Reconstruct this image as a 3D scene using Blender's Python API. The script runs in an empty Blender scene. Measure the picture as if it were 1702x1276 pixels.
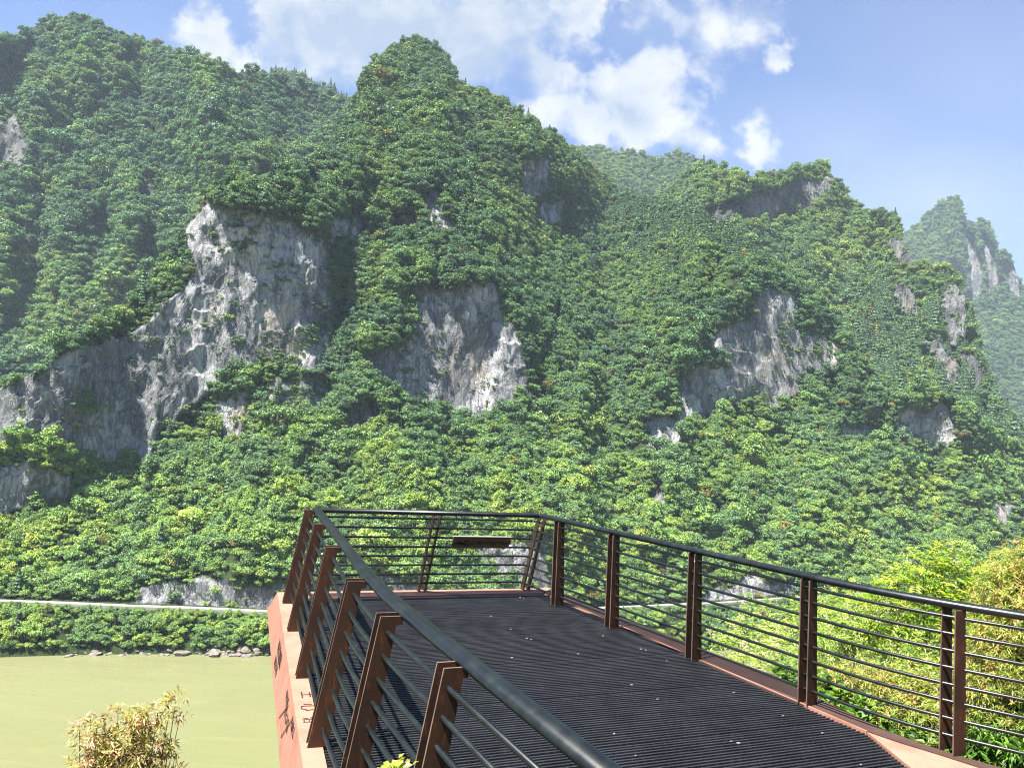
import bpy, math, random
import numpy as np
from math import sin, cos, tan, radians, degrees, atan2, pi, sqrt
from mathutils import Vector, Matrix

rng = np.random.default_rng(11)
random.seed(5)
scene = bpy.context.scene
COL = scene.collection

# ------------------------------------------------------------------ camera
FPX, PW, PH = 1278.0, 1702.0, 1276.0
CAM = np.array([0.0, 0.0, 2.3])
p_, r_ = radians(3.75), radians(4.0)
_f = np.array([0, cos(p_), sin(p_)]); _u0 = np.array([0, -sin(p_), cos(p_)]); _r0 = np.array([1.0, 0, 0])
CR = _r0 * cos(r_) + _u0 * sin(r_); CU = -_r0 * sin(r_) + _u0 * cos(r_); CF = _f

def ray(px, py):
    return CR * ((px - PW / 2) / FPX) + CU * ((PH / 2 - py) / FPX) + CF
def on_z(px, py, z):
    d = ray(px, py); return CAM + d * ((z - CAM[2]) / d[2])
def at_dist(px, py, dist):
    d = ray(px, py); return CAM + d * (dist / math.hypot(d[0], d[1]))
def az_e(px, py):
    d = ray(px, py); return atan2(d[0], d[1]), d[2] / math.hypot(d[0], d[1])
def proj_dir(x, y, z):                       # direction arrays -> pixels of the 1702 px photo frame
    dep = x * CF[0] + y * CF[1] + z * CF[2]
    dep = np.maximum(dep, 1e-6)
    return (PW / 2 + FPX * (x * CR[0] + y * CR[1] + z * CR[2]) / dep,
            PH / 2 - FPX * (x * CU[0] + y * CU[1] + z * CU[2]) / dep)

cd = bpy.data.cameras.new("camera")
cam = bpy.data.objects.new("camera", cd); COL.objects.link(cam)
cam.matrix_world = Matrix(((CR[0], CU[0], -CF[0], CAM[0]), (CR[1], CU[1], -CF[1], CAM[1]),
                           (CR[2], CU[2], -CF[2], CAM[2]), (0, 0, 0, 1)))
cd.sensor_width = 36.0; cd.lens = 36.0 * FPX / PW; cd.clip_start = 0.05; cd.clip_end = 30000
scene.camera = cam

# ------------------------------------------------------------------ tagging helpers
def tag(o, label=None, cat=None, group=None, kind=None):
    if label: o["label"] = label
    if cat: o["category"] = cat
    if group: o["group"] = group
    if kind: o["kind"] = kind
    return o
def thing(name, label, cat, loc=(0, 0, 0), group=None):
    o = bpy.data.objects.new(name, None); COL.objects.link(o); o.location = loc
    o.empty_display_size = 0.2
    return tag(o, label, cat, group)
def link_mesh(name, me, mat=None, parent=None):
    o = bpy.data.objects.new(name, me); COL.objects.link(o)
    if mat is not None and not me.materials: me.materials.append(mat)
    if parent is not None:
        o.parent = parent
        o.matrix_parent_inverse = Matrix.Translation(-Vector(parent.location))
    return o

class MB:
    """collects boxes, tubes and prisms and links them as one mesh object"""
    def __init__(s): s.v = []; s.f = []; s.sm = []
    def add(s, vs, fs, smooth=False):
        n = len(s.v); s.v += [tuple(map(float, q)) for q in vs]
        s.f += [tuple(n + i for i in q) for q in fs]; s.sm += [smooth] * len(fs)
    def prism(s, poly, off):                 # polygon (3D points) swept by vector off
        n = len(poly); P = [np.array(q, float) for q in poly]; Q = [q + np.array(off, float) for q in P]
        fs = [tuple(range(n))[::-1], tuple(range(n, 2 * n))] + [(i, (i + 1) % n, n + (i + 1) % n, n + i) for i in range(n)]
        s.add(P + Q, fs)
    def box(s, c, ax, ay, az):
        c = np.array(c, float); ax, ay, az = (np.array(q, float) for q in (ax, ay, az))
        s.prism([c - ax - ay - az, c + ax - ay - az, c + ax + ay - az, c - ax + ay - az], 2 * az)
    def sweep(s, pts, ra, rb=None, n=12, caps=True):   # oval tube along pts; ra across, rb upright
        rb = ra if rb is None else rb
        pts = [np.array(q, float) for q in pts]; m = len(pts); base = len(s.v); vs = []
        for i, q in enumerate(pts):
            t = pts[min(i + 1, m - 1)] - pts[max(i - 1, 0)]; t /= np.linalg.norm(t)
            up = np.array([0, 0, 1.0]) if abs(t[2]) < 0.95 else np.array([1.0, 0, 0])
            a = np.cross(t, up); a /= np.linalg.norm(a); b = np.cross(a, t)
            k = ra[i] if hasattr(ra, '__len__') else ra; kb = rb[i] if hasattr(rb, '__len__') else rb
            for j in range(n):
                th = 2 * pi * j / n; vs.append(q + a * k * cos(th) + b * kb * sin(th))
        fs = [(i * n + j, i * n + (j + 1) % n, (i + 1) * n + (j + 1) % n, (i + 1) * n + j) for i in range(m - 1) for j in range(n)]
        s.add(vs, fs, True)
        if caps:
            s.f += [tuple(base + j for j in range(n))[::-1], tuple(base + (m - 1) * n + j for j in range(n))]; s.sm += [False, False]
    def build(s, name, mat, parent=None, bevel=0):
        me = bpy.data.meshes.new(name); me.from_pydata(s.v, [], s.f)
        me.polygons.foreach_set("use_smooth", s.sm); me.validate(); me.update()
        o = link_mesh(name, me, mat, parent)
        if bevel:
            b = o.modifiers.new("bevel", 'BEVEL'); b.width = bevel; b.segments = 2; b.limit_method = 'ANGLE'; b.angle_limit = radians(50)
        return o

# ------------------------------------------------------------------ numpy noise
def _hash(ix, iy, iz, seed):
    h = (ix.astype(np.int64) * 374761393 + iy.astype(np.int64) * 668265263 + iz.astype(np.int64) * 2147483647 + seed * 974634777) & 0xffffffff
    h = ((h ^ (h >> 13)) * 1274126177) & 0xffffffff
    h = ((h ^ (h >> 16)) * 2246822519) & 0xffffffff
    return ((h ^ (h >> 15)) & 0xffffff) / float(0xffffff)
def vnoise(x, y, z=None, seed=0):
    x = np.asarray(x, float); y = np.asarray(y, float); z = np.zeros_like(x) if z is None else np.asarray(z, float)
    ix, iy, iz = np.floor(x), np.floor(y), np.floor(z)
    fx, fy, fz = x - ix, y - iy, z - iz
    fx, fy, fz = (q * q * q * (q * (q * 6 - 15) + 10) for q in (fx, fy, fz))
    out = 0
    for a in (0, 1):
        for b in (0, 1):
            for c in (0, 1):
                w = (fx if a else 1 - fx) * (fy if b else 1 - fy) * (fz if c else 1 - fz)
                out = out + w * _hash(ix + a, iy + b, iz + c, seed)
    return out * 2 - 1
def fbm(x, y, z=None, seed=0, oct=4, gain=0.5):
    s = 0; a = 1; t = 0; z = np.zeros_like(x) if z is None else z
    for k in range(oct):
        s = s + a * vnoise(x * 2 ** k, y * 2 ** k, z * 2 ** k, seed + k * 17); t += a; a *= gain
    return s / t
def sstep(a, b, x):
    t = np.clip((x - a) / (b - a), 0, 1); return t * t * (3 - 2 * t)
def poly_sd(px, py, poly):                   # signed distance in pixels, positive inside
    P = np.array(poly, float); d = np.full(px.shape, 1e9); ins = np.zeros(px.shape, bool)
    for i in range(len(P)):
        a, b = P[i], P[(i + 1) % len(P)]; e = b - a
        wx, wy = px - a[0], py - a[1]
        t = np.clip((wx * e[0] + wy * e[1]) / (e @ e + 1e-9), 0, 1)
        d = np.minimum(d, (wx - e[0] * t) ** 2 + (wy - e[1] * t) ** 2)
        c = ((a[1] > py) != (b[1] > py))
        with np.errstate(divide='ignore', invalid='ignore'):
            c &= px < (e[0] * (py - a[1]) / (e[1] if e[1] else 1e-9) + a[0])
        ins ^= c
    d = np.sqrt(d); return np.where(ins, d, -d)

# ------------------------------------------------------------------ materials
class NT:
    def __init__(s, mat):
        mat.use_nodes = True; s.t = mat.node_tree; s.t.nodes.clear()
    def n(s, kind, ins=None, **kw):
        nd = s.t.nodes.new(kind)
        for k, v in kw.items(): setattr(nd, k, v)
        for k, v in (ins or {}).items():
            if isinstance(v, bpy.types.NodeSocket): s.t.links.new(v, nd.inputs[k])
            else: nd.inputs[k].default_value = v
        return nd
    def math(s, op, a, b=0.0, c=0.0, clamp=False):
        nd = s.n('ShaderNodeMath', operation=op, use_clamp=clamp)
        for i, v in enumerate((a, b, c)):
            if isinstance(v, bpy.types.NodeSocket): s.t.links.new(v, nd.inputs[i])
            else: nd.inputs[i].default_value = v
        return nd.outputs[0]
    def mix(s, fac, a, b, blend='MIX'):
        nd = s.n('ShaderNodeMix', data_type='RGBA', blend_type=blend)
        for i, v in ((0, fac), (6, a), (7, b)):
            if isinstance(v, bpy.types.NodeSocket): s.t.links.new(v, nd.inputs[i])
            elif i == 0: nd.inputs[0].default_value = v
            else: nd.inputs[i].default_value = (*v, 1) if len(v) == 3 else v
        return nd.outputs[2]
    def noise(s, vec, scale, detail=4, rough=0.55, dist=0.0):
        nd = s.n('ShaderNodeTexNoise', {'Scale': scale, 'Detail': detail, 'Roughness': rough, 'Distortion': dist})
        if vec is not None: s.t.links.new(vec, nd.inputs['Vector'])
        return nd.outputs[0]
    def ramp(s, fac, lo, hi):
        nd = s.n('ShaderNodeMapRange', {'From Min': lo, 'From Max': hi}, interpolation_type='SMOOTHSTEP')
        s.t.links.new(fac, nd.inputs['Value']); return nd.outputs[0]
    def scale(s, vec, sc):
        nd = s.n('ShaderNodeMapping'); s.t.links.new(vec, nd.inputs['Vector']); nd.inputs['Scale'].default_value = sc
        return nd.outputs[0]
    def pos(s): return s.n('ShaderNodeNewGeometry').outputs['Position']
    def obj(s): return s.n('ShaderNodeTexCoord').outputs['Object']
    def bump(s, h, strength, dist):
        return s.n('ShaderNodeBump', {'Height': h, 'Strength': strength, 'Distance': dist}).outputs[0]
    def out(s, surf=None, vol=None):
        o = s.n('ShaderNodeOutputMaterial')
        if surf is not None: s.t.links.new(surf, o.inputs['Surface'])
        if vol is not None: s.t.links.new(vol, o.inputs['Volume'])
    def princ(s, **kw):
        return s.n('ShaderNodeBsdfPrincipled', {k.replace('_', ' '): v for k, v in kw.items()}).outputs[0]
def newmat(name):
    m = bpy.data.materials.new(name); return m, NT(m)

def rust_mat(name, base, dark, spot, rough=0.75, amt=0.5):
    m, t = newmat(name); P = t.pos()
    n1 = t.noise(P, 3.0, 6, 0.65); n2 = t.noise(t.scale(P, (14, 14, 3)), 2.0, 5, 0.7); n3 = t.noise(P, 60, 3, 0.6)
    c = t.mix(t.ramp(n1, 0.38, 0.68), base, dark)
    c = t.mix(t.math('MULTIPLY', t.ramp(n2, 0.52, 0.75), amt), c, spot)
    c = t.mix(t.math('MULTIPLY', t.ramp(n3, 0.5, 0.8), 0.25), c, dark)
    t.out(t.princ(Base_Color=c, Roughness=rough, Normal=t.bump(n3, 0.25, 0.003), Specular_IOR_Level=0.3))
    return m
M_corten_pink = rust_mat("corten_pink", (0.34, 0.165, 0.115), (0.28, 0.125, 0.085), (0.385, 0.21, 0.155), 0.7, 0.35)  # paler pink corten for left and far edges, lip and corner
M_corten_dark = rust_mat("corten_brown", (0.062, 0.033, 0.026), (0.045, 0.024, 0.019), (0.085, 0.045, 0.033), 0.7, 0.5)  # darker brown corten for the right edge strip and soffit
M_plate = rust_mat("corten_plate", (0.046, 0.019, 0.009), (0.024, 0.012, 0.008), (0.13, 0.042, 0.008), 0.6, 0.85)
M_edge = rust_mat("sunlit_plate_edge", (0.15, 0.105, 0.085), (0.08, 0.048, 0.035), (0.18, 0.14, 0.12), 0.6, 0.4)  # pale rim colour stands in for sunlight catching the plate edges
M_text = rust_mat("engraved_paint", (0.025, 0.015, 0.012), (0.02, 0.012, 0.01), (0.03, 0.02, 0.015), 0.8, 0.3)
M_orange = rust_mat("fresh_rust", (0.40, 0.14, 0.05), (0.34, 0.12, 0.05), (0.45, 0.18, 0.06), 0.7, 0.4)
M_plaque = rust_mat("plaque_wood", (0.17, 0.105, 0.055), (0.12, 0.07, 0.04), (0.2, 0.13, 0.07), 0.6, 0.5)
m, t = newmat("dark_green_paint"); P = t.pos()
n1 = t.noise(P, 8, 5, 0.7)
c = t.mix(t.ramp(n1, 0.4, 0.7), (0.004, 0.006, 0.006), (0.009, 0.013, 0.012))
t.out(t.princ(Base_Color=c, Roughness=t.math('MULTIPLY_ADD', n1, 0.25, 0.24), Specular_IOR_Level=0.5, Normal=t.bump(t.noise(P, 120, 3), 0.08, 0.002)))
M_rail = m
m, t = newmat("grating_black_metal"); P = t.pos()
n1 = t.noise(P, 2.5, 5, 0.7); n2 = t.noise(P, 40, 3, 0.7)
c = t.mix(t.ramp(n1, 0.35, 0.7), (0.010, 0.011, 0.014), (0.018, 0.019, 0.023))
c = t.mix(t.math('MULTIPLY', t.ramp(n2, 0.55, 0.75), 0.5), c, (0.075, 0.07, 0.065))
t.out(t.princ(Base_Color=c, Roughness=t.math('MULTIPLY_ADD', n1, 0.2, 0.42), Metallic=0.0, Specular_IOR_Level=0.5))
M_grate = m
m, t = newmat("dark_tray"); t.out(t.princ(Base_Color=(0.02, 0.02, 0.023, 1), Roughness=0.7)); M_tray = m
m, t = newmat("steel_clip"); t.out(t.princ(Base_Color=(0.30, 0.30, 0.31, 1), Roughness=0.4, Metallic=0.3)); M_clip = m

def foliage_mat(name, instancer, bright=1.0):
    """leaf colour comes from the tint attribute (green type) and a per leaf random"""
    m, t = newmat(name)
    if instancer:
        a = t.n('ShaderNodeAttribute', attribute_type='INSTANCER', attribute_name='tint').outputs['Color']
    else:
        a = t.n('ShaderNodeAttribute', attribute_type='OBJECT', attribute_name='tint_rgb').outputs['Color']
    l = t.n('ShaderNodeAttribute', attribute_type='GEOMETRY', attribute_name='leaf').outputs['Fac']
    v = t.math('MULTIPLY_ADD', l, 1.0 * bright, 0.52 * bright)
    vm = t.n('ShaderNodeVectorMath', operation='SCALE'); t.t.links.new(a, vm.inputs[0]); t.t.links.new(v, vm.inputs['Scale'])
    c = vm.outputs[0]
    d = t.princ(Base_Color=c, Roughness=0.5, Specular_IOR_Level=0.35)
    ct = t.mix(1.0, c, (1.35, 1.25, 0.5), 'MULTIPLY')
    tr = t.n('ShaderNodeBsdfTranslucent', {'Color': ct}).outputs[0]
    mx = t.n('ShaderNodeMixShader', {0: 0.22}); t.t.links.new(d, mx.inputs[1]); t.t.links.new(tr, mx.inputs[2])
    t.out(mx.outputs[0]); return m
M_fol_inst = foliage_mat("forest_leaves", True)
M_fol_obj = foliage_mat("tree_leaves", False)
def leaf_mat(name):
    m, t = newmat(name)
    c = t.n('ShaderNodeAttribute', attribute_type='GEOMETRY', attribute_name='col').outputs['Color']
    d = t.princ(Base_Color=c, Roughness=0.4, Specular_IOR_Level=0.45)
    ct = t.mix(1.0, c, (1.3, 1.25, 0.6), 'MULTIPLY')
    tr = t.n('ShaderNodeBsdfTranslucent', {'Color': ct}).outputs[0]
    mx = t.n('ShaderNodeMixShader', {0: 0.42}); t.t.links.new(d, mx.inputs[1]); t.t.links.new(tr, mx.inputs[2])
    t.out(mx.outputs[0]); return m
M_leaf = leaf_mat("shrub_leaves")
m, t = newmat("bark"); P = t.obj(); n1 = t.noise(t.scale(P, (20, 20, 4)), 1.0, 5, 0.7)
t.out(t.princ(Base_Color=t.mix(n1, (0.05, 0.035, 0.025), (0.16, 0.12, 0.09)), Roughness=0.85)); M_bark = m

def limestone(name, earth, k=1.0):
    """grey limestone with streaks, stains and beds; the 'rock' attribute says where the hill is bare"""
    m, t = newmat(name); P = t.pos()
    warp = t.n('ShaderNodeVectorMath', operation='ADD')
    wn = t.n('ShaderNodeTexNoise', {'Scale': 0.035, 'Detail': 3.0}); t.t.links.new(P, wn.inputs['Vector'])
    ws = t.n('ShaderNodeVectorMath', operation='SCALE'); t.t.links.new(wn.outputs['Color'], ws.inputs[0]); ws.inputs['Scale'].default_value = 9
    t.t.links.new(P, warp.inputs[0]); t.t.links.new(ws.outputs[0], warp.inputs[1]); Pw = warp.outputs[0]
    streak = t.noise(t.scale(Pw, (0.42, 0.42, 0.07)), 1.0, 9, 0.7)
    fine = t.noise(t.scale(P, (1.1, 1.1, 0.32)), 1.0, 8, 0.75)
    patch = t.noise(t.scale(Pw, (0.045, 0.045, 0.035)), 1.0, 6, 0.62)
    blotch = t.noise(t.scale(Pw, (0.11, 0.11, 0.07)), 1.0, 6, 0.65)
    beds = t.noise(t.scale(Pw, (0.02, 0.02, 0.55)), 1.0, 5, 0.6)
    warm = t.noise(t.scale(Pw, (0.05, 0.05, 0.03)), 1.0, 3, 0.5)
    slant = t.noise(t.scale(Pw, (0.16, 0.16, 0.06)), 1.0, 7, 0.66, 0.6)
    c = t.mix(t.ramp(fine, 0.3, 0.68), (0.27, 0.272, 0.272), (0.47, 0.466, 0.452))
    c = t.mix(t.math('MULTIPLY', t.ramp(warm, 0.54, 0.70), 0.65), c, (0.45, 0.365, 0.275))
    c = t.mix(t.math('MULTIPLY', t.ramp(streak, 0.50, 0.63), 0.75), c, (0.12, 0.124, 0.13))
    c = t.mix(t.math('MULTIPLY', t.ramp(t.math('ABSOLUTE', t.math('SUBTRACT', slant, 0.5)), 0.02, 0.0), 0.6), c, (0.05, 0.052, 0.055))
    dk = t.math('MAXIMUM', t.math('MULTIPLY', t.ramp(patch, 0.482, 0.53), 0.85), t.math('MULTIPLY', t.ramp(slant, 0.54, 0.60), 0.75))
    dk = t.math('MULTIPLY', dk, t.math('MULTIPLY_ADD', t.ramp(fine, 0.62, 0.4), 0.4, 0.6))
    c = t.mix(dk, c, (0.085, 0.088, 0.094))
    crack = t.math('MULTIPLY', t.ramp(t.math('ABSOLUTE', t.math('SUBTRACT', beds, 0.5)), 0.012, 0.0), t.math('MULTIPLY', t.ramp(blotch, 0.48, 0.6), 0.7))
    c = t.mix(crack, c, (0.05, 0.05, 0.055))
    vor = t.n('ShaderNodeTexVoronoi', {'Scale': 1.0}, feature='DISTANCE_TO_EDGE')
    wv_ = t.n('ShaderNodeVectorMath', operation='ADD'); t.t.links.new(t.scale(Pw, (0.14, 0.14, 0.04)), wv_.inputs[0])
    w2 = t.n('ShaderNodeTexNoise', {'Scale': 0.35, 'Detail': 5.0}); t.t.links.new(P, w2.inputs['Vector'])
    w3 = t.n('ShaderNodeVectorMath', operation='SCALE'); t.t.links.new(w2.outputs['Color'], w3.inputs[0]); w3.inputs['Scale'].default_value = 0.7
    t.t.links.new(w3.outputs[0], wv_.inputs[1]); t.t.links.new(wv_.outputs[0], vor.inputs['Vector'])
    joint = t.ramp(vor.outputs['Distance'], 0.0, 0.05)
    c = t.mix(t.math('MULTIPLY', t.math('SUBTRACT', 1.0, joint), 0.3), c, (0.045, 0.046, 0.05))
    moss = t.noise(P, 0.22, 5, 0.7)
    c = t.mix(t.math('MULTIPLY', t.ramp(moss, 0.6, 0.7), 0.45), c, (0.06, 0.09, 0.035))
    rk = t.n('ShaderNodeAttribute', attribute_type='GEOMETRY', attribute_name='rock').outputs['Fac']
    g = t.mix(t.noise(P, 0.5, 5, 0.7), earth[0], earth[1])
    c = t.mix(1.0, c, (k, k, k), 'MULTIPLY')
    c = t.mix(rk, g, c)
    h = t.math('ADD', t.math('ADD', t.math('MULTIPLY', streak, 1.6), fine), t.math('MULTIPLY', joint, 0.8))
    t.out(t.princ(Base_Color=c, Roughness=0.9, Specular_IOR_Level=0.15, Normal=t.bump(h, 0.8, 1.5)))
    return m
M_hill = limestone("limestone_hill", ((0.02, 0.038, 0.012), (0.05, 0.075, 0.022)))
M_hill_far = limestone("limestone_far", ((0.03, 0.055, 0.02), (0.055, 0.085, 0.03)), 0.48)

m, t = newmat("river_water"); P = t.pos()
n1 = t.noise(t.scale(P, (0.010, 0.035, 1)), 1.0, 6, 0.65, 0.8); n2 = t.noise(t.scale(P, (0.9, 1.8, 1)), 1.0, 5, 0.7); n3 = t.noise(t.scale(P, (0.05, 0.16, 1)), 1.0, 6, 0.65, 0.5)
c = t.mix(t.ramp(n1, 0.35, 0.66), (0.152, 0.158, 0.072), (0.168, 0.172, 0.083))
c = t.mix(t.math('MULTIPLY', t.ramp(n3, 0.54, 0.72), 0.3), c, (0.205, 0.206, 0.098))
h = t.math('ADD', n2, t.math('MULTIPLY', n3, 3.0))
t.out(t.princ(Base_Color=c, Roughness=0.12, IOR=1.333, Specular_IOR_Level=0.5, Normal=t.bump(h, 0.3, 0.2))); M_water = m
m, t = newmat("concrete_road"); P = t.pos()
t.out(t.princ(Base_Color=t.mix(t.noise(P, 0.8, 5), (0.22, 0.21, 0.18), (0.30, 0.285, 0.25)), Roughness=0.9)); M_road = m
m, t = newmat("pale_parapet"); P = t.pos()
t.out(t.princ(Base_Color=t.mix(t.noise(P, 0.9, 5, 0.7), (0.26, 0.25, 0.215), (0.40, 0.385, 0.34)), Roughness=0.85)); M_para = m
m, t = newmat("shore_rock"); P = t.pos(); n1 = t.noise(P, 0.8, 6, 0.7)
t.out(t.princ(Base_Color=t.mix(t.ramp(n1, 0.35, 0.65), (0.08, 0.068, 0.055), (0.25, 0.22, 0.18)), Roughness=0.9, Normal=t.bump(t.noise(P, 2.5, 6, 0.7), 0.8, 0.4))); M_rock = m
m, t = newmat("hillside_soil"); P = t.pos(); n1 = t.noise(P, 1.3, 6, 0.7)
t.out(t.princ(Base_Color=t.mix(t.ramp(n1, 0.35, 0.65), (0.022, 0.04, 0.012), (0.07, 0.095, 0.03)), Roughness=0.95, Normal=t.bump(t.noise(P, 9, 5), 0.8, 0.1))); M_soil = m

# ------------------------------------------------------------------ landforms
WATER_Z = -68.0
def interp_line(az, pts):
    q = sorted(az_e(x, y) for x, y in pts)
    return np.interp(az, [a for a, _ in q], [b for _, b in q])

CLIFFS_FRONT = [
 [(312,372),(345,345),(400,352),(470,365),(535,395),(548,440),(550,520),(548,604),(500,616),(450,604),(400,604),(370,616),(322,660),(266,708),(240,764),(187,760),(120,750),(60,726),(-40,742),(-40,655),(60,622),(140,574),(232,550),(288,492),(328,452),(315,410)],
 [(440,636),(530,626),(562,650),(505,688),(440,676)], [(368,664),(408,648),(404,738),(374,704)],
 [(-40,770),(60,775),(112,785),(105,815),(50,835),(-40,850)],
 [(682,484),(760,480),(822,472),(832,520),(856,560),(868,600),(872,645),(848,668),(800,690),(725,676),(680,655),(610,612),(588,585),(640,580),(690,560),(698,530)],
 [(568,682),(622,662),(640,700),(592,722)],
 [(702,318),(735,312),(742,365),(770,392),(735,394),(712,362)], [(652,358),(692,352),(694,388),(652,386)], [(548,368),(600,366),(604,400),(548,396)],
 [(868,266),(908,272),(908,312),(880,332),(866,300)], [(905,340),(935,335),(925,365),(905,360)],
 [(1185,556),(1250,535),(1256,495),(1290,482),(1322,500),(1325,550),(1380,570),(1422,592),(1350,612),(1320,645),(1290,668),(1240,658),(1215,664),(1200,685),(1180,702),(1128,694),(1130,640),(1160,612),(1220,606),(1205,590)],
 [(1490,682),(1545,678),(1592,668),(1592,722),(1542,746),(1500,722)], [(1398,704),(1482,708),(1482,728),(1400,722)], [(1072,702),(1132,696),(1126,742),(1078,748)],
 [(1652,838),(1676,838),(1676,862),(1654,858)], [(1084,806),(1102,806),(1108,840),(1080,848)],
 [(225,976),(300,968),(345,958),(400,980),(480,972),(480,1003),(400,1005),(230,994)], [(1165,992),(1240,962),(1330,970),(1385,984),(1290,990),(1165,1004)],
 [(780,908),(850,905),(908,895),(908,985),(872,966),(800,942)], [(545,965),(640,958),(700,970),(700,1010),(545,1010)],

]
LEDGE_SHRUBS = [[(430,560),(545,545),(620,600),(600,670),(520,690),(430,690)], [(385,350),(420,355),(425,420),(390,430)], [(1270,560),(1330,520),(1420,560),(1400,600),(1330,590)], [(120,640),(150,640),(160,700),(130,710)], [(540,480),(690,500),(690,560),(600,590),(540,600)]]
CLIFFS_LEFT = [[(-40,205),(28,198),(46,240),(30,272),(-40,272)], [(232,288),(254,290),(250,326),(236,318)], [(190,88),(215,85),(215,105),(192,102)], [(400,272),(450,275),(450,290),(405,290)]]
CLIFFS_SECOND = [[(1170,345),(1270,322),(1330,306),(1392,296),(1340,348),(1290,366),(1230,370),(1190,370)], [(1482,395),(1512,400),(1525,440),(1495,430)], [(1488,462),(1510,470),(1522,525),(1500,525)], [(1540,560),(1585,590),(1592,640),(1568,620)], [(1570,505),(1600,515),(1600,560),(1580,560)], [(1566,462),(1598,476),(1608,540),(1592,560),(1575,520)], [(1598,585),(1626,600),(1630,640),(1606,630)]]
CLIFFS_FARPEAK = [[(1603,372),(1616,395),(1626,430),(1628,490),(1610,500),(1612,440)], [(1590,440),(1600,450),(1590,505),(1572,505)], [(1636,392),(1650,402),(1656,470),(1642,478)], [(1668,440),(1682,452),(1686,488),(1672,482)]]

def landform(name, x0, x1, crest, foot, r0, slope, cliffs, mat, seed, gully=0.04, ncol=520, nrow=300, crest_drop=0, road=None, rib=0.0016, step=None):
    """a mountain side: per azimuth the ground climbs from its foot to its crest with the slope asked for
       (cliffs near vertical), then falls away behind the crest"""
    a0, a1 = az_e(x0, 640)[0], az_e(x1, 640)[0]
    az = np.linspace(a0, a1, ncol)
    ef = foot(az) if callable(foot) else interp_line(az, foot)
    ec = interp_line(az, [(x, y + crest_drop) for x, y in crest])
    ec = ec + 0.004 * fbm(az * 60, az * 0, seed=seed + 3, oct=3)
    ec = np.maximum(ec, ef + 0.02)
    T = np.linspace(0, 1, nrow)[:, None]
    E = ef[None] + (ec - ef)[None] * T
    A = np.repeat(az[None], nrow, 0)
    px, py = proj_dir(np.sin(A), np.cos(A), E)
    wob = 20 * fbm(px / 30, py / 30, seed=seed + 5, oct=5, gain=0.6)
    wob2 = 22 * fbm(px / 22, py / 34, seed=seed + 9, oct=5, gain=0.6)
    rock = np.zeros_like(px)
    for c in cliffs:
        rock = np.maximum(rock, sstep(-3, 5, poly_sd(px + 0.75 * wob, py + 0.75 * wob2 - 4, c) + 6))
    sl = slope(px, py) + 5 * fbm(px / 90, py / 60, seed=seed + 21, oct=3)
    bl = rock.copy(); kw = max(3, int(ncol * 150 / (x1 - x0))); ker = np.hanning(2 * kw + 3)[1:-1]; ker /= ker.sum()
    bl = np.apply_along_axis(lambda q: np.convolve(np.pad(q, kw, mode='edge'), ker, 'valid'), 1, bl)
    bl = np.clip(2.4 * bl, 0, 1)
    sl = sl * (1 - bl) + np.maximum(sl, 66) * bl
    tanS = np.tan(np.radians(np.clip(sl, 20, 70)))
    steep = np.tan(np.radians(81 + 4 * fbm(px / 25, py / 12, seed=seed + 31, oct=3)))
    tanS = tanS * (1 - rock) + steep * rock
    if road is not None:                     # a level bench cut for the road
        er = interp_line(az, road)
        w = sstep(0.0052, 0.0036, np.abs(E - er[None] - 0.0005))
        tanS = tanS * (1 - w) + 0.03 * w; rock = rock * (1 - w)
    tanS = np.maximum(tanS, E + 0.16)
    r0v = r0(az, ef) if callable(r0) else np.full(ncol, float(r0))
    dE = np.diff(E, axis=0); g = 1 / (0.5 * (tanS[1:] + tanS[:-1]) - 0.5 * (E[1:] + E[:-1]))
    lnr = np.vstack([np.zeros((1, ncol)), np.cumsum(dE * g, 0)])
    for _ in range(3):                       # neighbouring columns hold together as one rock mass
        lnr[:, 1:-1] = 0.25 * lnr[:, :-2] + 0.5 * lnr[:, 1:-1] + 0.25 * lnr[:, 2:]
    kw = max(3, int(ncol * 110 / (x1 - x0))); ker = np.hanning(2 * kw + 3)[1:-1]; ker /= ker.sum()
    wide = np.apply_along_axis(lambda q: np.convolve(np.pad(q, kw, mode='edge'), ker, 'valid'), 1, lnr)
    lnr = 0.2 * lnr + 0.8 * wide
    lnr += np.log(r0v)[None]
    up = sstep(0.1, 0.3, T)
    gl = fbm(A * 9 + 0.6 * E + 0.3 * fbm(A * 6, E * 6, seed=seed + 40), E * 3.2, seed=seed + 41, oct=5, gain=0.55)
    sp_ = 1 - 2.2 * np.abs(fbm(A * 7 + 0.25 * fbm(A * 9, E * 7, seed=seed + 44), E * 1.6 + 0.4 * A, seed=seed + 47, oct=3))
    lnr += gully * up * (0.75 * gl - 0.55 * sp_) * (1 - 0.5 * rock)
    lnr += up * (1 - 0.7 * rock) * (0.017 * fbm(A * 48, E * 26, seed=seed + 61, oct=4) + 0.02 * fbm(A * 22, E * 10, seed=seed + 67, oct=2))
    lnr += rib * rock * (fbm(A * 170, E * 14, seed=seed + 51, oct=4) + 0.8 * fbm(A * 34, E * 22, seed=seed + 57, oct=4))
    zz = np.exp(lnr) * E / 11.0 + 1.6 * fbm(A * 9, E * 5, seed=seed + 71) + 0.5 * fbm(A * 60, E * 20, seed=seed + 73)
    lnr -= rock * (0.0045 if r0v[0] < 400 else 0.0015) * ((zz % 1.0) ** 2) * sstep(-0.3, 0.3, fbm(A * 14, E * 9, seed=seed + 79))
    R = np.exp(lnr)
    X, Y, Z = R * np.sin(A), R * np.cos(A), R * E + CAM[2]
    # back side beyond the crest
    nb = 7; rb = R[-1]; zb = Z[-1]; Xb, Yb, Zb = [], [], []
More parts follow.
